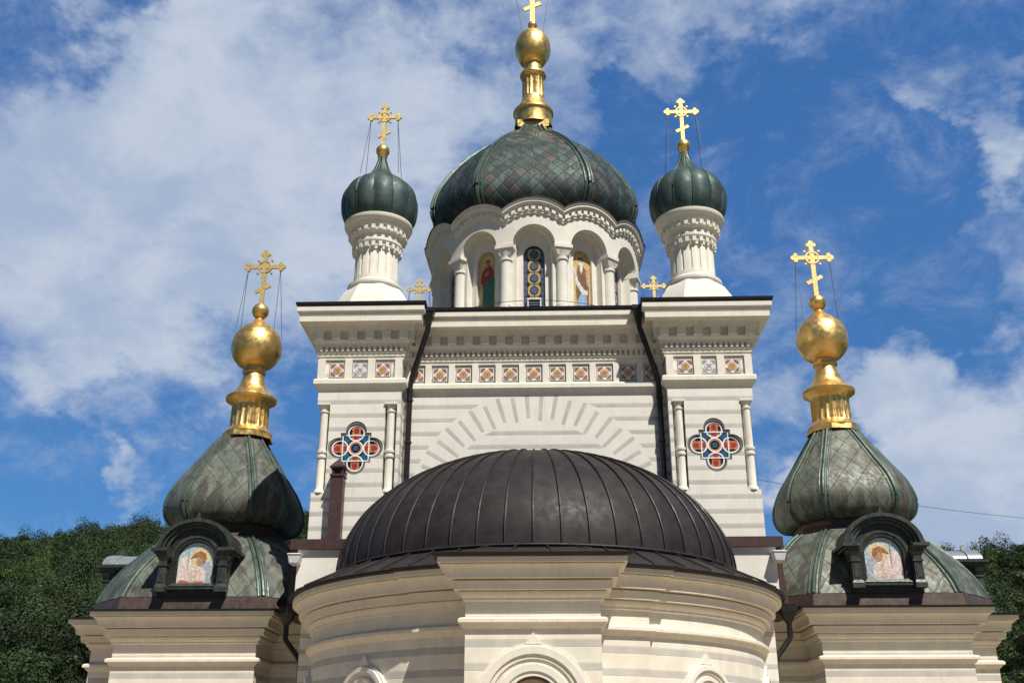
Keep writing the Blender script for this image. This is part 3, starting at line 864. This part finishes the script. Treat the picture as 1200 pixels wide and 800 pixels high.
for k in range(12):
    a = radians(30 * k + 15); R_ = DR - .22; cx, cy = R_ * sin(a), DC - R_ * cos(a); r = .19
    b = MB().use('drum_stone')
    b.lathe([(r * 1.5, 12), (r * 1.5, 13.7), (r * 1.35, 13.78), (r * 1.35, 13.86), (r * 1.05, 13.92), (r, 13.97), (r, 15.48), (r * 1.2, 15.50), (r * 1.2, 15.56), (r, 15.58), (r * 1.05, 15.64), (r * 1.35, 15.80)], 20, cx, cy)
    b.M = Matrix.Translation((cx, cy, 0)) @ Matrix.Rotation(a, 4, 'Z')
    b.frustum(0, 0, 15.66, 15.90, r * .95, r * .95, r * 1.5, r * 1.3); b.frustum(0, 0, 15.90, 16.02, r * 1.65, r * 1.45, r * 1.65, r * 1.45)
    b.build('drum_column', drum)


def bay_frame(k, d): return Matrix.Translation((0, DC, 0)) @ Matrix.Rotation(radians(30 * k), 4, 'Z') @ Matrix.Translation((0, -(DR + d), 0)) @ Matrix.Diagonal((.93, 1, 1, 1))


def arched(half, z0, zs, n=20): return [(-half, z0), (half, z0)] + arc(0, zs, half, 0, 180, n)


def stained(b):
    h_, z0, zs = .40, 12.2, 15.80; y = 0
    b.use('leading_black').prism(arched(.45, z0, zs), [], y, y + .03)
    P_ = lambda mt, pts, d=.008: b.use(mt).prism(pts, [], y - d, y)
    zz = zs + .14
    for j in range(8):
        c = zz - .44 * j - .04
        if c < 12.6: break
        for sx in (-1, 1):
            hi_ = c + .20 if j else c + .06
            P_('glass_violet', [(sx * .255, c - .02), (sx * .375, c - .02), (sx * .375, hi_ if j else c + .0), (sx * .255, hi_ if j else c + .14)])
            P_('glass_blue', [(sx * .255, c - .205), (sx * .375, c - .205), (sx * .375, c - .04), (sx * .255, c - .04)])
            P_('glass_amber', [(sx * .015, c + .205), (sx * .15, c + .20), (sx * .23, c + .11), (sx * .23, c - .11), (sx * .15, c - .20), (sx * .015, c - .205)], .006)
        b.use('leading_black').prism(arc(0, c, .155, 0, 345, 23), [], y - .014, y)
        P_('glass_blue', arc(0, c, .125, 0, 345, 23), .020)


def saint(b, kind):
    y = 0; L = [0]
    b.use('paint_tan').prism(arched(.45, 12.2, 15.80), [], y, y + .03)
    def P_(mt, pts):
        if mt not in ('paint_gold', 'paint_ground'): pts = [(x, z + .40) for x, z in pts]
        L[0] += .0015; b.use(mt).prism(pts, [], y - .004 - L[0], y)
    P_('paint_gold', arched(.36, 12.3, 15.80))
    P_('paint_ground', [(-.36, 12.3), (.36, 12.3), (.36, 13.3), (-.36, 13.4)])
    if kind == 0:
        P_('paint_halo', arc(.03, 15.45, .20, 0, 345, 23)); P_('paint_red', [(-.27, 14.75), (-.22, 15.1), (-.05, 15.3), (.12, 15.32), (.27, 15.1), (.30, 14.6), (.27, 13.2), (.28, 12.4), (-.12, 12.4), (-.10, 13.6), (-.2, 14.6)])
        P_('paint_green', [(.30, 14.95), (.05, 14.75), (-.17, 14.5), (-.21, 13.7), (-.15, 13.1), (.05, 13.0), (.12, 13.7), (.22, 14.1)])
        P_('paint_green', [(.15, 14.6), (.31, 14.8), (.29, 13.8), (.16, 14.0)]); P_('paint_skin', [(-.12, 15.0), (.02, 15.15), (.08, 15.05), (-.04, 14.9)])
        P_('paint_brown', arc(.02, 15.43, .105, 0, 330, 11)); P_('paint_skin', arc(.0, 15.40, .075, 0, 330, 11)); P_('paint_tan', [(-.06, 15.36), (.05, 15.36), (.03, 15.22), (-.05, 15.24)])
        P_('paint_white', [(-.13, 12.9), (-.08, 12.9), (-.06, 12.35), (-.16, 12.35)])
    else:
        P_('paint_halo', arc(-.02, 15.47, .20, 0, 345, 23)); P_('paint_brown', [(-.20, 14.9), (-.13, 15.25), (.05, 15.3), (.24, 15.1), (.31, 14.5), (.27, 13.6), (.05, 13.8), (-.18, 13.6), (-.24, 14.3)])
        P_('paint_blue', [(-.20, 13.9), (.02, 14.35), (.20, 14.15), (.24, 13.2), (.22, 12.4), (-.20, 12.4), (-.16, 13.2)])
        P_('paint_white', [(-.33, 15.1), (-.25, 15.15), (-.14, 14.7), (.10, 14.4), (.26, 14.38), (.24, 14.2), (.02, 14.22), (-.24, 14.55)])
        P_('paint_tan', [(.16, 15.1), (.25, 15.05), (.30, 14.5), (.22, 14.6)]); P_('paint_white', [(-.06, 13.7), (-.02, 13.7), (.0, 12.5), (-.05, 12.5)])
        P_('paint_brown', arc(-.01, 15.47, .11, 0, 330, 11)); P_('paint_skin', arc(-.01, 15.44, .075, 0, 330, 11)); P_('paint_white', [(-.08, 15.40), (.06, 15.40), (.06, 15.1), (.0, 14.95), (-.07, 15.1)])


for k in range(12):
    b = MB(); b.M = bay_frame(k, -.62)
    if k % 2 == 0:
        stained(b); wn_ = b.build('stained_window', drum, smooth=False)
        if k == 0:
            q = MB().use('vent_white'); q.M = bay_frame(0, -.60)
            sq = lambda a, z0, z1: [(-a, z0), (a, z0), (a, z1), (-a, z1)]
            q.prism(sq(.25, 13.83, 14.26), [sq(.20, 13.88, 14.21)], -.10, -.02)
            q.use('leading_black').prism(sq(.20, 13.88, 14.21), [], -.05, -.02)
            q.use('zinc')
            for z in (13.93, 14.01, 14.09, 14.17): q.prism(sq(.20, z, z + .022), [], -.075, -.05)
            q.build('ventilator', drum, 'white framed louvred ventilator at the foot of the middle window')
    else:
        kind = 0 if k in (11, 3, 7) else 1
        saint(b, kind)
        b.build('saint_painting', drum, 'painted standing figure in red and green robes' if kind == 0 else 'painted bearded figure with white scroll and blue robe', smooth=False)
# a thin cable crossing the foot of the drum arcade
b = MB().use('wire_metal').tube([bend(s_, .03, 13.93 + .08 * (s_ / 3.2) ** 2, 0) for s_ in [-3.2 + .4 * i for i in range(17)]], .01, 5); b.build('lightning_cable', drum)

# -- central dome
mp = smooth_profile([(3.10, 17.25), (3.40, 17.65), (3.62, 18.2), (3.55, 18.85), (3.24, 19.6), (2.79, 20.35), (2.20, 21.1), (1.50, 21.8), (.90, 22.3), (.62, 22.75)], 6)
b = MB().use('copper_small_scales'); facets(b, mp, .53, 0, DC, sub=10, bulge=.02)
dome = b.build('main_dome', church, 'great octagonal dome of diamond copper scales', recalc=True, angle=25)
dome_ribs(mp[5:], .53, 0, DC, .05, .15, dome)
gold = MB().use('gilding')
gold.box(-.60, .60, DC - .60, DC + .60, 22.72, 23.02)
gold.lathe([(.74, 22.98), (.72, 23.5), (.74, 23.58), (.79, 23.61), (.79, 23.70), (.68, 23.78), (.50, 24.15), (.45, 24.30)], 40, 0, DC)
gold.lathe([(.45, 24.3), (.435, 24.35), (.435, 24.4), (.43, 25.25), (.43, 25.31), (.49, 25.35), (.53, 25.42), (.50, 25.52), (.37, 25.6), (.33, 26.15)], 128, 0, DC, mod=fluted(16, .10, 24.38, 25.26))
gold.lathe(smooth_profile([(.33, 26.0), (.50, 26.1), (.67, 26.42), (.72, 26.78), (.64, 27.18), (.42, 27.5), (.16, 27.66), (.08, 27.8)], 6), 40, 0, DC)
gold.sphere((0, DC, 27.95), .19)
fin = gold.build('gilded_finial', dome)
cross('cross', dome, 0, DC, 28.10, 2.7, wires=[(.42, -.3, 27.4)])


# ---- turrets with small onion domes ------------------------------
def gored(b, prof, n, cx, cy, sub=6, bulge=.035):
    k = n * sub
    b.lathe(prof, k, cx, cy, mod=lambda a, z: 1 + bulge * abs(sin(a * n / 2)) - bulge)


def turret(cx, cy, z, label, dz=0.0):
    root = MB().use('trim'); H = lambda h: z + h
    # skirt, octagonal block, shaft with slots
    root.lathe([(1.7, H(0)), (1.28, H(1.0)), (1.08, H(1.35)), (.94, H(1.58)), (.86, H(1.66))], 8, cx, cy, a0=pi / 8, a1=2 * pi + pi / 8)
    root.lathe([(.90, H(0)), (.90, H(1.55)), (.86, H(1.62)), (.78, H(1.70))], 8, cx, cy, a0=pi / 8, a1=2 * pi + pi / 8)
    root.lathe([(.80, H(1.66)), (.86, H(1.72)), (.86, H(1.80)), (.78, H(1.86)), (.69, H(1.92)), (.68, H(2.0)), (.68, H(2.08)), (.678, H(2.085)), (.673, H(2.84)), (.67, H(2.85)), (.67, H(3.0)), (.72, H(3.02)), (.73, H(3.14)), (.80, H(3.18)), (.80, H(3.26)), (.76, H(3.30)),
                (.78, H(3.42)), (.86, H(3.50)), (.88, H(3.64)), (.94, H(3.70)), (.98, H(3.80)), (1.04, H(3.84)), (1.08, H(3.92)), (1.08, H(4.0)), (.9, H(4.05))], 192, cx, cy,
               mod=lambda a, zz: .955 if H(2.081) <= zz <= H(2.845) and abs(((a * 16 / (2 * pi)) % 1) - .5) < .10 else 1)
    pc = [(cx + sin(2 * pi * i / 30) * 1.0, cy - cos(2 * pi * i / 30) * 1.0) for i in range(30)]
    def ringblocks(r0, r1, h0, h1, n, wd):
        for i in range(n):
            a = 2 * pi * i / n
            root.M = Matrix.Translation((cx, cy, 0)) @ Matrix.Rotation(a, 4, 'Z'); root.box(-wd, wd, -r1, -r0, H(h0), H(h1)); root.M = None
    ringblocks(.70, .785, 2.98, 3.13, 22, .055); ringblocks(.84, .93, 3.50, 3.64, 24, .06)
    ringblocks(.64, .70, 2.9, 3.0, 11, .12)
    tw = root.build('turret', church, label)
    pf = smooth_profile([(.98, H(3.90)), (1.17, H(4.25)), (1.235, H(4.70)), (1.19, H(5.08)), (.98, H(5.42)), (.64, H(5.68)), (.36, H(5.95)), (.20, H(6.30)), (.13, H(6.58))], 5)
    d = MB().use('copper_sheet'); gored(d, pf, 12, cx, cy, sub=8, bulge=.05)
    dm = d.build('onion_dome', tw, angle=20)
    q = MB().use('copper_ribs')
    for i in range(12):
        a = 2 * pi * i / 12; q.tube([(cx + r * .952 * sin(a), cy - r * .967 * cos(a), z_) for r, z_ in pf], .018, 5)
    q.build('dome_seam', tw)
    g = MB().use('gilding').lathe([(.10, H(6.55)), (.16, H(6.62)), (.10, H(6.68))], 20, cx, cy); g.sphere((cx, cy, H(6.86)), .225, 24); g.build('gilded_ball', tw)
    cross('cross', tw, cx, cy, H(7.02), 1.66, wires=[(.62, -.45, H(5.75)), (.62, .45, H(5.75))])


turret(-4.95, 29.2, 12.0, 'left front turret with green onion dome')
turret(4.95, 29.2, 12.0, 'right front turret with green onion dome')
turret(-5.32, 42.7, 12.0, 'left rear turret, only its cross showing above the eaves')
turret(5.32, 42.7, 12.0, 'right rear turret, only its cross showing above the eaves')

# ---- apse --------------------------------------------------------
RA, YA = 5.55, 27.0
def apse_path():
    pts = []; bxw = 1.30; yb = 20.40; rp = RA + .08; xp = 2.36
    n = 40
    t1 = math.asin(xp / RA); t2 = math.asin(bxw / rp)
    for i in range(n + 1):
        a = -pi / 2 + (pi / 2 - t1) * i / n; pts.append((RA * sin(a), YA - RA * cos(a)))
    tp = math.asin(xp / rp)
    for i in range(7):
        a = -tp + (tp - t2) * i / 6; pts.append((rp * sin(a), YA - rp * cos(a)))
    pts += [(-bxw, yb)]
    return pts + [(-x, y) for x, y in reversed(pts)]
ap = apse_path()
b = MB().use('apse_wall_stone').sweep(ap, [(0, GZ), (0, 3.6)]); apse = b.build('apse_wall', church, recalc=False)
CORN = [(0, 2.98), (.05, 3.00), (.05, 3.04), (.09, 3.07), (.12, 3.12), (.12, 3.15), (.08, 3.152), (.08, 3.175), (.22, 3.18), (.22, 3.20), (.24, 3.27), (.24, 3.34), (.16, 3.345), (.16, 3.375), (.35, 3.38), (.35, 3.46), (.36, 3.48), (.37, 3.53), (.42, 3.59), (.46, 3.61), (.46, 3.63), (.43, 3.632), (.43, 3.645), (.52, 3.65), (.52, 3.75), (.5, 3.76)]
STRING = [(0, 2.47), (.04, 2.50), (.08, 2.56), (.13, 2.58), (.13, 2.64), (.09, 2.67), (0, 2.69)]
b = MB().use('apse_trim').sweep(ap, CORN); b.build('apse_cornice', apse, recalc=False)
b = MB().use('apse_trim').sweep(ap, STRING); b.build('string_course', apse, recalc=False)
b = MB().use('roof_black').sweep(ap, [(.50, 3.75), (.60, 3.76), (.62, 3.82), (.3, 3.88)]); b.build('apse_eaves', apse, recalc=False)
# low skirt roof between the eaves and the dome; it runs flat over the projecting middle bay
b = MB().use('brown_metal')
ND = 26
RD_ = 5.05
i0 = None
for i in range(len(ap)):
    x, y = ap[i]; x1, y1 = (x, y)
prev = None
sk = []
for i in range(len(ap)):
    p = Vector(ap[i]); a = atan2(p.x, -(p.y - YA)); d = Vector((sin(a), -cos(a)))
    o = p + d * .52; inn = Vector((RD_ * sin(a), YA - RD_ * cos(a)))
    sk.append((b.P((o.x, o.y, 3.84)), b.P((inn.x, inn.y, 4.36)), a))
for q0, q1 in zip(sk[:-1], sk[1:]): b.F((q0[0], q1[0], q1[1], q0[1]), [(q0[2] * 8, 0), (q1[2] * 8, 0), (q1[2] * 8, 1), (q0[2] * 8, 1)])
for j in range(-ND // 2, ND // 2 + 1):
    a = radians(180 / ND * (j + .45)); d = Vector((sin(a), -cos(a)))
    if abs(a) > pi / 2: continue
    ro = 6.12 if abs(a) > .27 else min(7.0, (YA - 19.95) / cos(a))
    b.tube([(d.x * RD_, YA + d.y * RD_, 4.385), (d.x * ro, YA + d.y * ro, 3.865)], .018, 5)
b.build('skirt_roof', apse, recalc=False)
pf = [(RD_ * cos(t_), 4.40 + 3.22 * sin(t_)) for t_ in [pi / 2 * i / 26 for i in range(26)]] + [(.02, 7.62)]
pf = [(RD_ + .06, 4.30), (RD_ + .05, 4.42)] + pf
b = MB().use('brown_metal')
b.lathe(pf, ND * 3, 0, YA, -pi / 2 - .0, pi / 2 + .0, mod=None)
b.uv = [[(u[0] / 3.0, u[1]) for u in q] if q else q for q in b.uv]
ad = b.build('apse_dome', apse, 'dark brown half dome of standing seam metal', angle=40)
for j in range(ND + 1):
    a = -pi / 2 + pi * j / ND
    q = MB().use('roof_black'); hw = .017
    pts = [((r + .022) * 1.0, z_) for r, z_ in pf[2:]]
    q.tube([(r * sin(a), YA - r * cos(a), z_ + .012) for r, z_ in pts], [.024] * (len(pts) - 3) + [.018, .012, .006], 5); q.build('dome_seam', apse)
q = MB().use('brown_metal').tube([((RD_ + .09) * sin(a), YA - (RD_ + .09) * cos(a), 4.37) for a in [-pi / 2 + pi * i / 60 for i in range(61)]], .03, 6); q.build('dome_rim', apse)

# arched surrounds on the apse
def surround(M, R_, zc_, parent, tip=True, inner='mosaic'):
    b = MB().use('trim'); b.M = M
    def ring(r0, r1, d, mt='trim'):
        b.use(mt).prism([(r1, GZ + .6), (r1, zc_)] + arc(0, zc_, r1, 0, 180, 40)[1:] + [(-r1, GZ + .6), (-r0, GZ + .6)] + list(reversed(arc(0, zc_, r0, 0, 180, 40))) + [(r0, GZ + .6)], [], -d, .05)
    ring(R_ * .93, R_, .05); ring(R_ * .82, R_ * .94, .11); ring(R_ * .74, R_ * .83, .07); ring(R_ * .64, R_ * .75, .035); ring(R_ * .54, R_ * .65, .075); ring(R_ * .46, R_ * .55, .045)
    if tip: b.use('trim').prism([(-.16, zc_ + R_ * .985), (.16, zc_ + R_ * .985), (0, zc_ + R_ + .20)], [], -.06, .05)
    b.use(inner).prism([(-R_ * .47, GZ + .6), (R_ * .47, GZ + .6)] + arc(0, zc_, R_ * .47, 0, 180, 30), [], -.01, .04)
    b.build('arched_window', parent)
surround(Matrix.Translation((0, 20.40, 0)), 1.10, 1.10, apse)
for s in (-1, 1):
    for ang in (40.0, 74.0):
        a = radians(s * ang)
        surround(Matrix.Translation((RA * sin(a), YA - RA * cos(a), 0)) @ Matrix.Rotation(a, 4, 'Z'), .72, 1.30, apse)

# ---- side chapels -------------------------------------------------
def chapel(s):
    side = 'left' if s < 0 else 'right'
    cx = s * 9.12; cy = 30.85 if s < 0 else 30.75
    f = cy - 3.25; w1, w2 = 1.87, 3.08; fb = f + 1.5; bb = cy + 1.75 + .1; rb = cy + 3.25
    plan = [(-w1, f), (w1, f), (w1, fb), (w2, fb), (w2, bb), (w1, bb), (w1, rb), (-w1, rb), (-w1, bb), (-w2, bb), (-w2, fb), (-w1, fb)]
    plan = [(cx + x, y) for x, y in plan]
    b = MB().use('apse_wall_stone').sweep(plan, [(0, GZ), (0, 3.6)], closed=True)
    ch = b.build('chapel_wall', church, f'cream walls of the {side} side chapel', recalc=False)
    b = MB().use('apse_trim').sweep(plan, CORN, closed=True); b.build('chapel_cornice', ch, recalc=False)
    b = MB().use('apse_trim').sweep(plan, [(o, z - .04) for o, z in STRING], closed=True); b.build('string_course', ch, recalc=False)
    b = MB().use('roof_black').sweep(plan, [(.5, 3.75), (.59, 3.755), (.60, 3.80), (0.0, 3.86), (-.5, 3.88)], closed=True)
    b.box(cx - w1 - .1, cx + w1 + .1, f + .3, rb - .3, 3.8, 3.875); b.box(cx - w2 + .2, cx + w2 - .2, fb + .3, bb - .3, 3.8, 3.87)
    b.build('chapel_eaves', ch, recalc=False)
    # cone-free tip over the front string
    # brown plinth band of the roof, then the curved copper roof
    rr = 3.10; kb = .62
    b = MB().use('copper_brown'); facets(b, [(rr + .10, 3.83), (rr + .04, 3.9), (rr + .0, 4.20), (rr - .10, 4.24)], kb, cx, cy, sub=4, bulge=0)
    b.build('roof_plinth', ch, angle=25)
    rp = smooth_profile([(rr - .05, 4.22), (rr - .22, 4.64), (rr - .52, 5.14), (rr - .92, 5.63), (rr - 1.25, 5.97), (rr - 1.50, 6.16)], 5)
    b = MB().use('copper_large_scales'); facets(b, rp, .62, cx, cy, sub=8, bulge=.02)
    roof = b.build('chapel_roof', church, f'curved green copper roof of the {side} side chapel', angle=25)
    dome_ribs(rp, .62, cx, cy, .045, .14, roof)
    b = MB().use('copper_brown'); facets(b, [(1.62, 6.08), (1.50, 6.18), (1.38, 6.40), (1.36, 6.60)], .56, cx, cy, sub=4, bulge=.03); b.build('roof_neck', ch, angle=25)
    bx_ = cx
    bp = smooth_profile([(1.42, 6.55), (1.60, 6.60), (1.76, 6.78), (1.83, 7.08), (1.78, 7.42), (1.60, 7.86), (1.31, 8.32), (.97, 8.88), (.62, 9.44)], 6)
    b = MB().use('copper_large_scales'); facets(b, bp, .55, bx_, cy, sub=8, bulge=.035, uoff=.3)
    bd = b.build('chapel_dome', church, f'green copper bulb dome of the {side} side chapel', angle=25)
    dome_ribs(bp, .55, bx_, cy, .038, .12, bd)
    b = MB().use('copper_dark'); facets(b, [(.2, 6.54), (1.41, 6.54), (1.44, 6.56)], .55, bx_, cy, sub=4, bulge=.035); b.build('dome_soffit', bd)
    cx0 = cx; cx = bx_ + (.13 if s < 0 else 0)
    g = MB().use('gilding')
    g.lathe([(.80, 9.44), (.78, 9.6)], 8, cx, cy, a0=radians(28), a1=2 * pi + radians(28))
    g.lathe([(.72, 9.52), (.74, 9.64), (.68, 9.72), (.60, 9.80), (.59, 9.84), (.585, 10.55), (.60, 10.60), (.68, 10.66), (.78, 10.72), (.80, 10.80), (.76, 10.86), (.60, 10.96), (.44, 11.20), (.34, 11.50), (.31, 11.66), (.37, 11.68), (.37, 11.78), (.32, 11.80), (.33, 11.90)],
            160, cx, cy, mod=fluted(20, .075, 9.83, 10.56))
    g.lathe(smooth_profile([(.33, 11.85), (.56, 11.98), (.76, 12.28), (.80, 12.62), (.70, 12.98), (.46, 13.26), (.20, 13.48), (.10, 13.66)], 6), 40, cx, cy)
    g.sphere((cx, cy, 13.86), .275, 24)
    g.build('gilded_finial', bd)
    cross('cross', bd, cx, cy, 14.08, 2.0, wires=[(.62, -.42, 13.05), (.70, .30, 13.0)])
    cx = cx0
    # four dormers, one on each side
    for r_ in range(4):
        fz = .80 if r_ % 2 == 0 else .42
        M = Matrix.Translation((cx, cy, 0)) @ Matrix.Rotation(pi / 2 * r_, 4, 'Z') @ Matrix.Translation((0, -3.20 if r_ % 2 == 0 else -3.24, 0))
        d = MB(); d.M = M; d.use('copper_dark')
        ea = lambda r, n=28: [(x, 5.42 + (z - 5.42) * fz) for x, z in arc(0, 5.42, r, 0, 180, n)]
        body = lambda r, z0: [(-r, z0), (r, z0)] + ea(r, 24)
        hole = arched(.50, 4.52, 5.16, 24) if fz > .5 else [(-.5, 4.52), (.5, 4.52), (.5, 5.40), (-.5, 5.40)]
        d.prism(body(.92, 4.20), [hole], .02, .16, ends=(True, True))
        d.prism(body(.90, 4.18), [], .16, 2.0)
        d.use('copper_trim' if fz > .5 else 'zinc')
        for (r0, r1, y0) in ((.92, 1.04, -.20), (.83, .925, -.13), (.73, .82, -.06)):
            d.prism(ea(r1) + list(reversed(ea(r0))), [], y0, .2)
        d.use('copper_dark' if fz > .5 else 'zinc').prism(ea(.985) + list(reversed(ea(.90))), [], -.17, 1.9)
        if fz > .5:
            d.use('copper_trim').prism(arc(0, 5.16, .68, 0, 180, 28) + list(reversed(arc(0, 5.16, .60, 0, 180, 28))), [], 0, .12)
        tz = -6.46 + 5.42 + 1.04 * fz
        d.use('copper_trim').prism([(x, z + tz) for x, z in [(-.09, 6.44), (.09, 6.44), (.03, 6.52), (0, 6.64), (-.03, 6.52)]], [], -.16, -.02)
        d.box(-.62, .62, -.10, .05, 4.38, 4.46); d.frustum(0, -.02, 4.46, 4.54, .62, .10, .52, .05)
        dm = d.build('dormer', church, ('arched copper dormer framing an icon' if r_ == 0 else 'louvred copper dormer with a flat curved roof') + f' on the {side} side chapel')
        for sx in (-1, 1):
            e = MB(); e.M = M; e.use('copper_trim')
            x = sx * .80
            e.box(x - .15, x + .15, -.22, .05, 4.30, 4.43); e.frustum(x, -.09, 4.43, 4.50, .15, .13, .12, .10)
            e.frustum(x, -.09, 4.50, 4.98, .115, .10, .105, .09); e.box(x - .07, x + .07, -.205, -.19, 4.56, 4.92)
            e.frustum(x, -.09, 4.98, 5.03, .135, .12, .135, .12); e.frustum(x, -.09, 5.03, 5.14, .10, .09, .11, .10)
            e.frustum(x, -.09, 5.14, 5.22, .12, .11, .16, .14); e.box(x - .17, x + .17, -.24, .2, 5.22, 5.29)
            e.box(min(x - sx * .14, x + sx * .24), max(x - sx * .14, x + sx * .24), -.27, 1.5, 5.29, 5.36); e.box(min(x - sx * .12, x + sx * .32), max(x - sx * .12, x + sx * .32), -.33, 1.5, 5.36, 5.44)
            e.build('dormer_column', dm)
        if r_ == 0:
            p = MB(); p.M = M; L = [0]
            def A_(mt, pts):
                L[0] += .002; p.use(mt).prism([(x if s < 0 else -x, z) for x, z in pts], [], .10 - L[0], .13)
            A_('icon_sky', arched(.485, 4.53, 5.16, 24))
            A_('icon_halo', arc(.10, 5.24, .27, 0, 345, 23))
            A_('icon_cloth', [(-.47, 4.55), (.47, 4.55), (.46, 5.0), (.36, 5.15), (.20, 5.17), (.0, 4.98), (-.12, 5.1), (-.24, 5.3), (-.40, 5.25), (-.47, 5.0)])
            A_('icon_shade', [(.20, 5.17), (.36, 5.13), (.46, 4.98), (.47, 4.56), (.28, 4.56), (.30, 4.85), (.16, 5.02)])
            A_('icon_pink', [(-.30, 4.62), (.20, 4.62), (.22, 4.86), (.05, 5.02), (-.05, 4.92), (-.25, 4.90)])
            A_('icon_red', [(-.47, 4.55), (.30, 4.55), (.22, 4.62), (-.1, 4.585), (-.35, 4.66)] if s < 0 else [(-.3, 4.55), (.1, 4.55), (.05, 4.57), (-.2, 4.57)])
            A_('icon_hair', [(-.16, 5.22), (-.05, 5.36), (.10, 5.42), (.24, 5.36), (.28, 5.22), (.22, 5.08), (.10, 5.22), (-.02, 5.26)])
            A_('paint_skin', [(.03, 5.26), (.14, 5.24), (.20, 5.12), (.16, 5.02), (.05, 5.05), (.01, 5.14)])
            A_('icon_halo', [(.0, 5.0), (.04, 5.0), (.04, 4.72), (.0, 4.72)]); A_('icon_shade', [(-.22, 5.5), (-.20, 5.5), (-.20, 4.9), (-.22, 4.9)])
            p.build('icon_panel', dm, 'pale icon of a bowed figure' , smooth=False)
        else:
            p = MB(); p.M = M; p.use('leading_black').prism(arched(.485, 4.53, 5.16, 24), [], .11, .13); p.use('zinc')
            for j in range(8): p.box(-.44, .44, .06, .10, 4.60 + .085 * j, 4.635 + .085 * j)
            p.build('louvre', dm)
    # hopper and bent rain pipe between chapel and apse
    x0 = s * 6.30; yh = 26.75
    h = MB().use('dark_pipe'); h.box(x0 - .19, x0 + .19, yh - .17, yh + .17, 3.62, 3.80); h.frustum(x0, yh, 3.36, 3.62, .07, .07, .19, .17)
    h.tube([(x0, yh, 3.45), (x0, yh, 3.02), (x0 - s * .05, yh, 2.93), (s * 5.92, yh - .1, 2.55), (s * 5.85, yh - .12, 2.40), (s * 5.85, yh - .12, GZ)], .07, 12)
    h.build('rain_hopper', ch)


chapel(-1); chapel(1)

# ---- overhead cable running off to the right ----------------------
b = MB().use('wire_metal')
P0, P1 = Vector((5.9, 31.0, 8.3)), Vector((40, 52, 11.8))
b.tube([P0.lerp(P1, t_) + Vector((0, 0, -1.1 * 4 * t_ * (1 - t_))) for t_ in [i / 24 for i in range(25)]], .008, 5)
tag(b.build('overhead_cable'), 'thin dark overhead cable running from the right tower past the right chapel dome', 'cable')
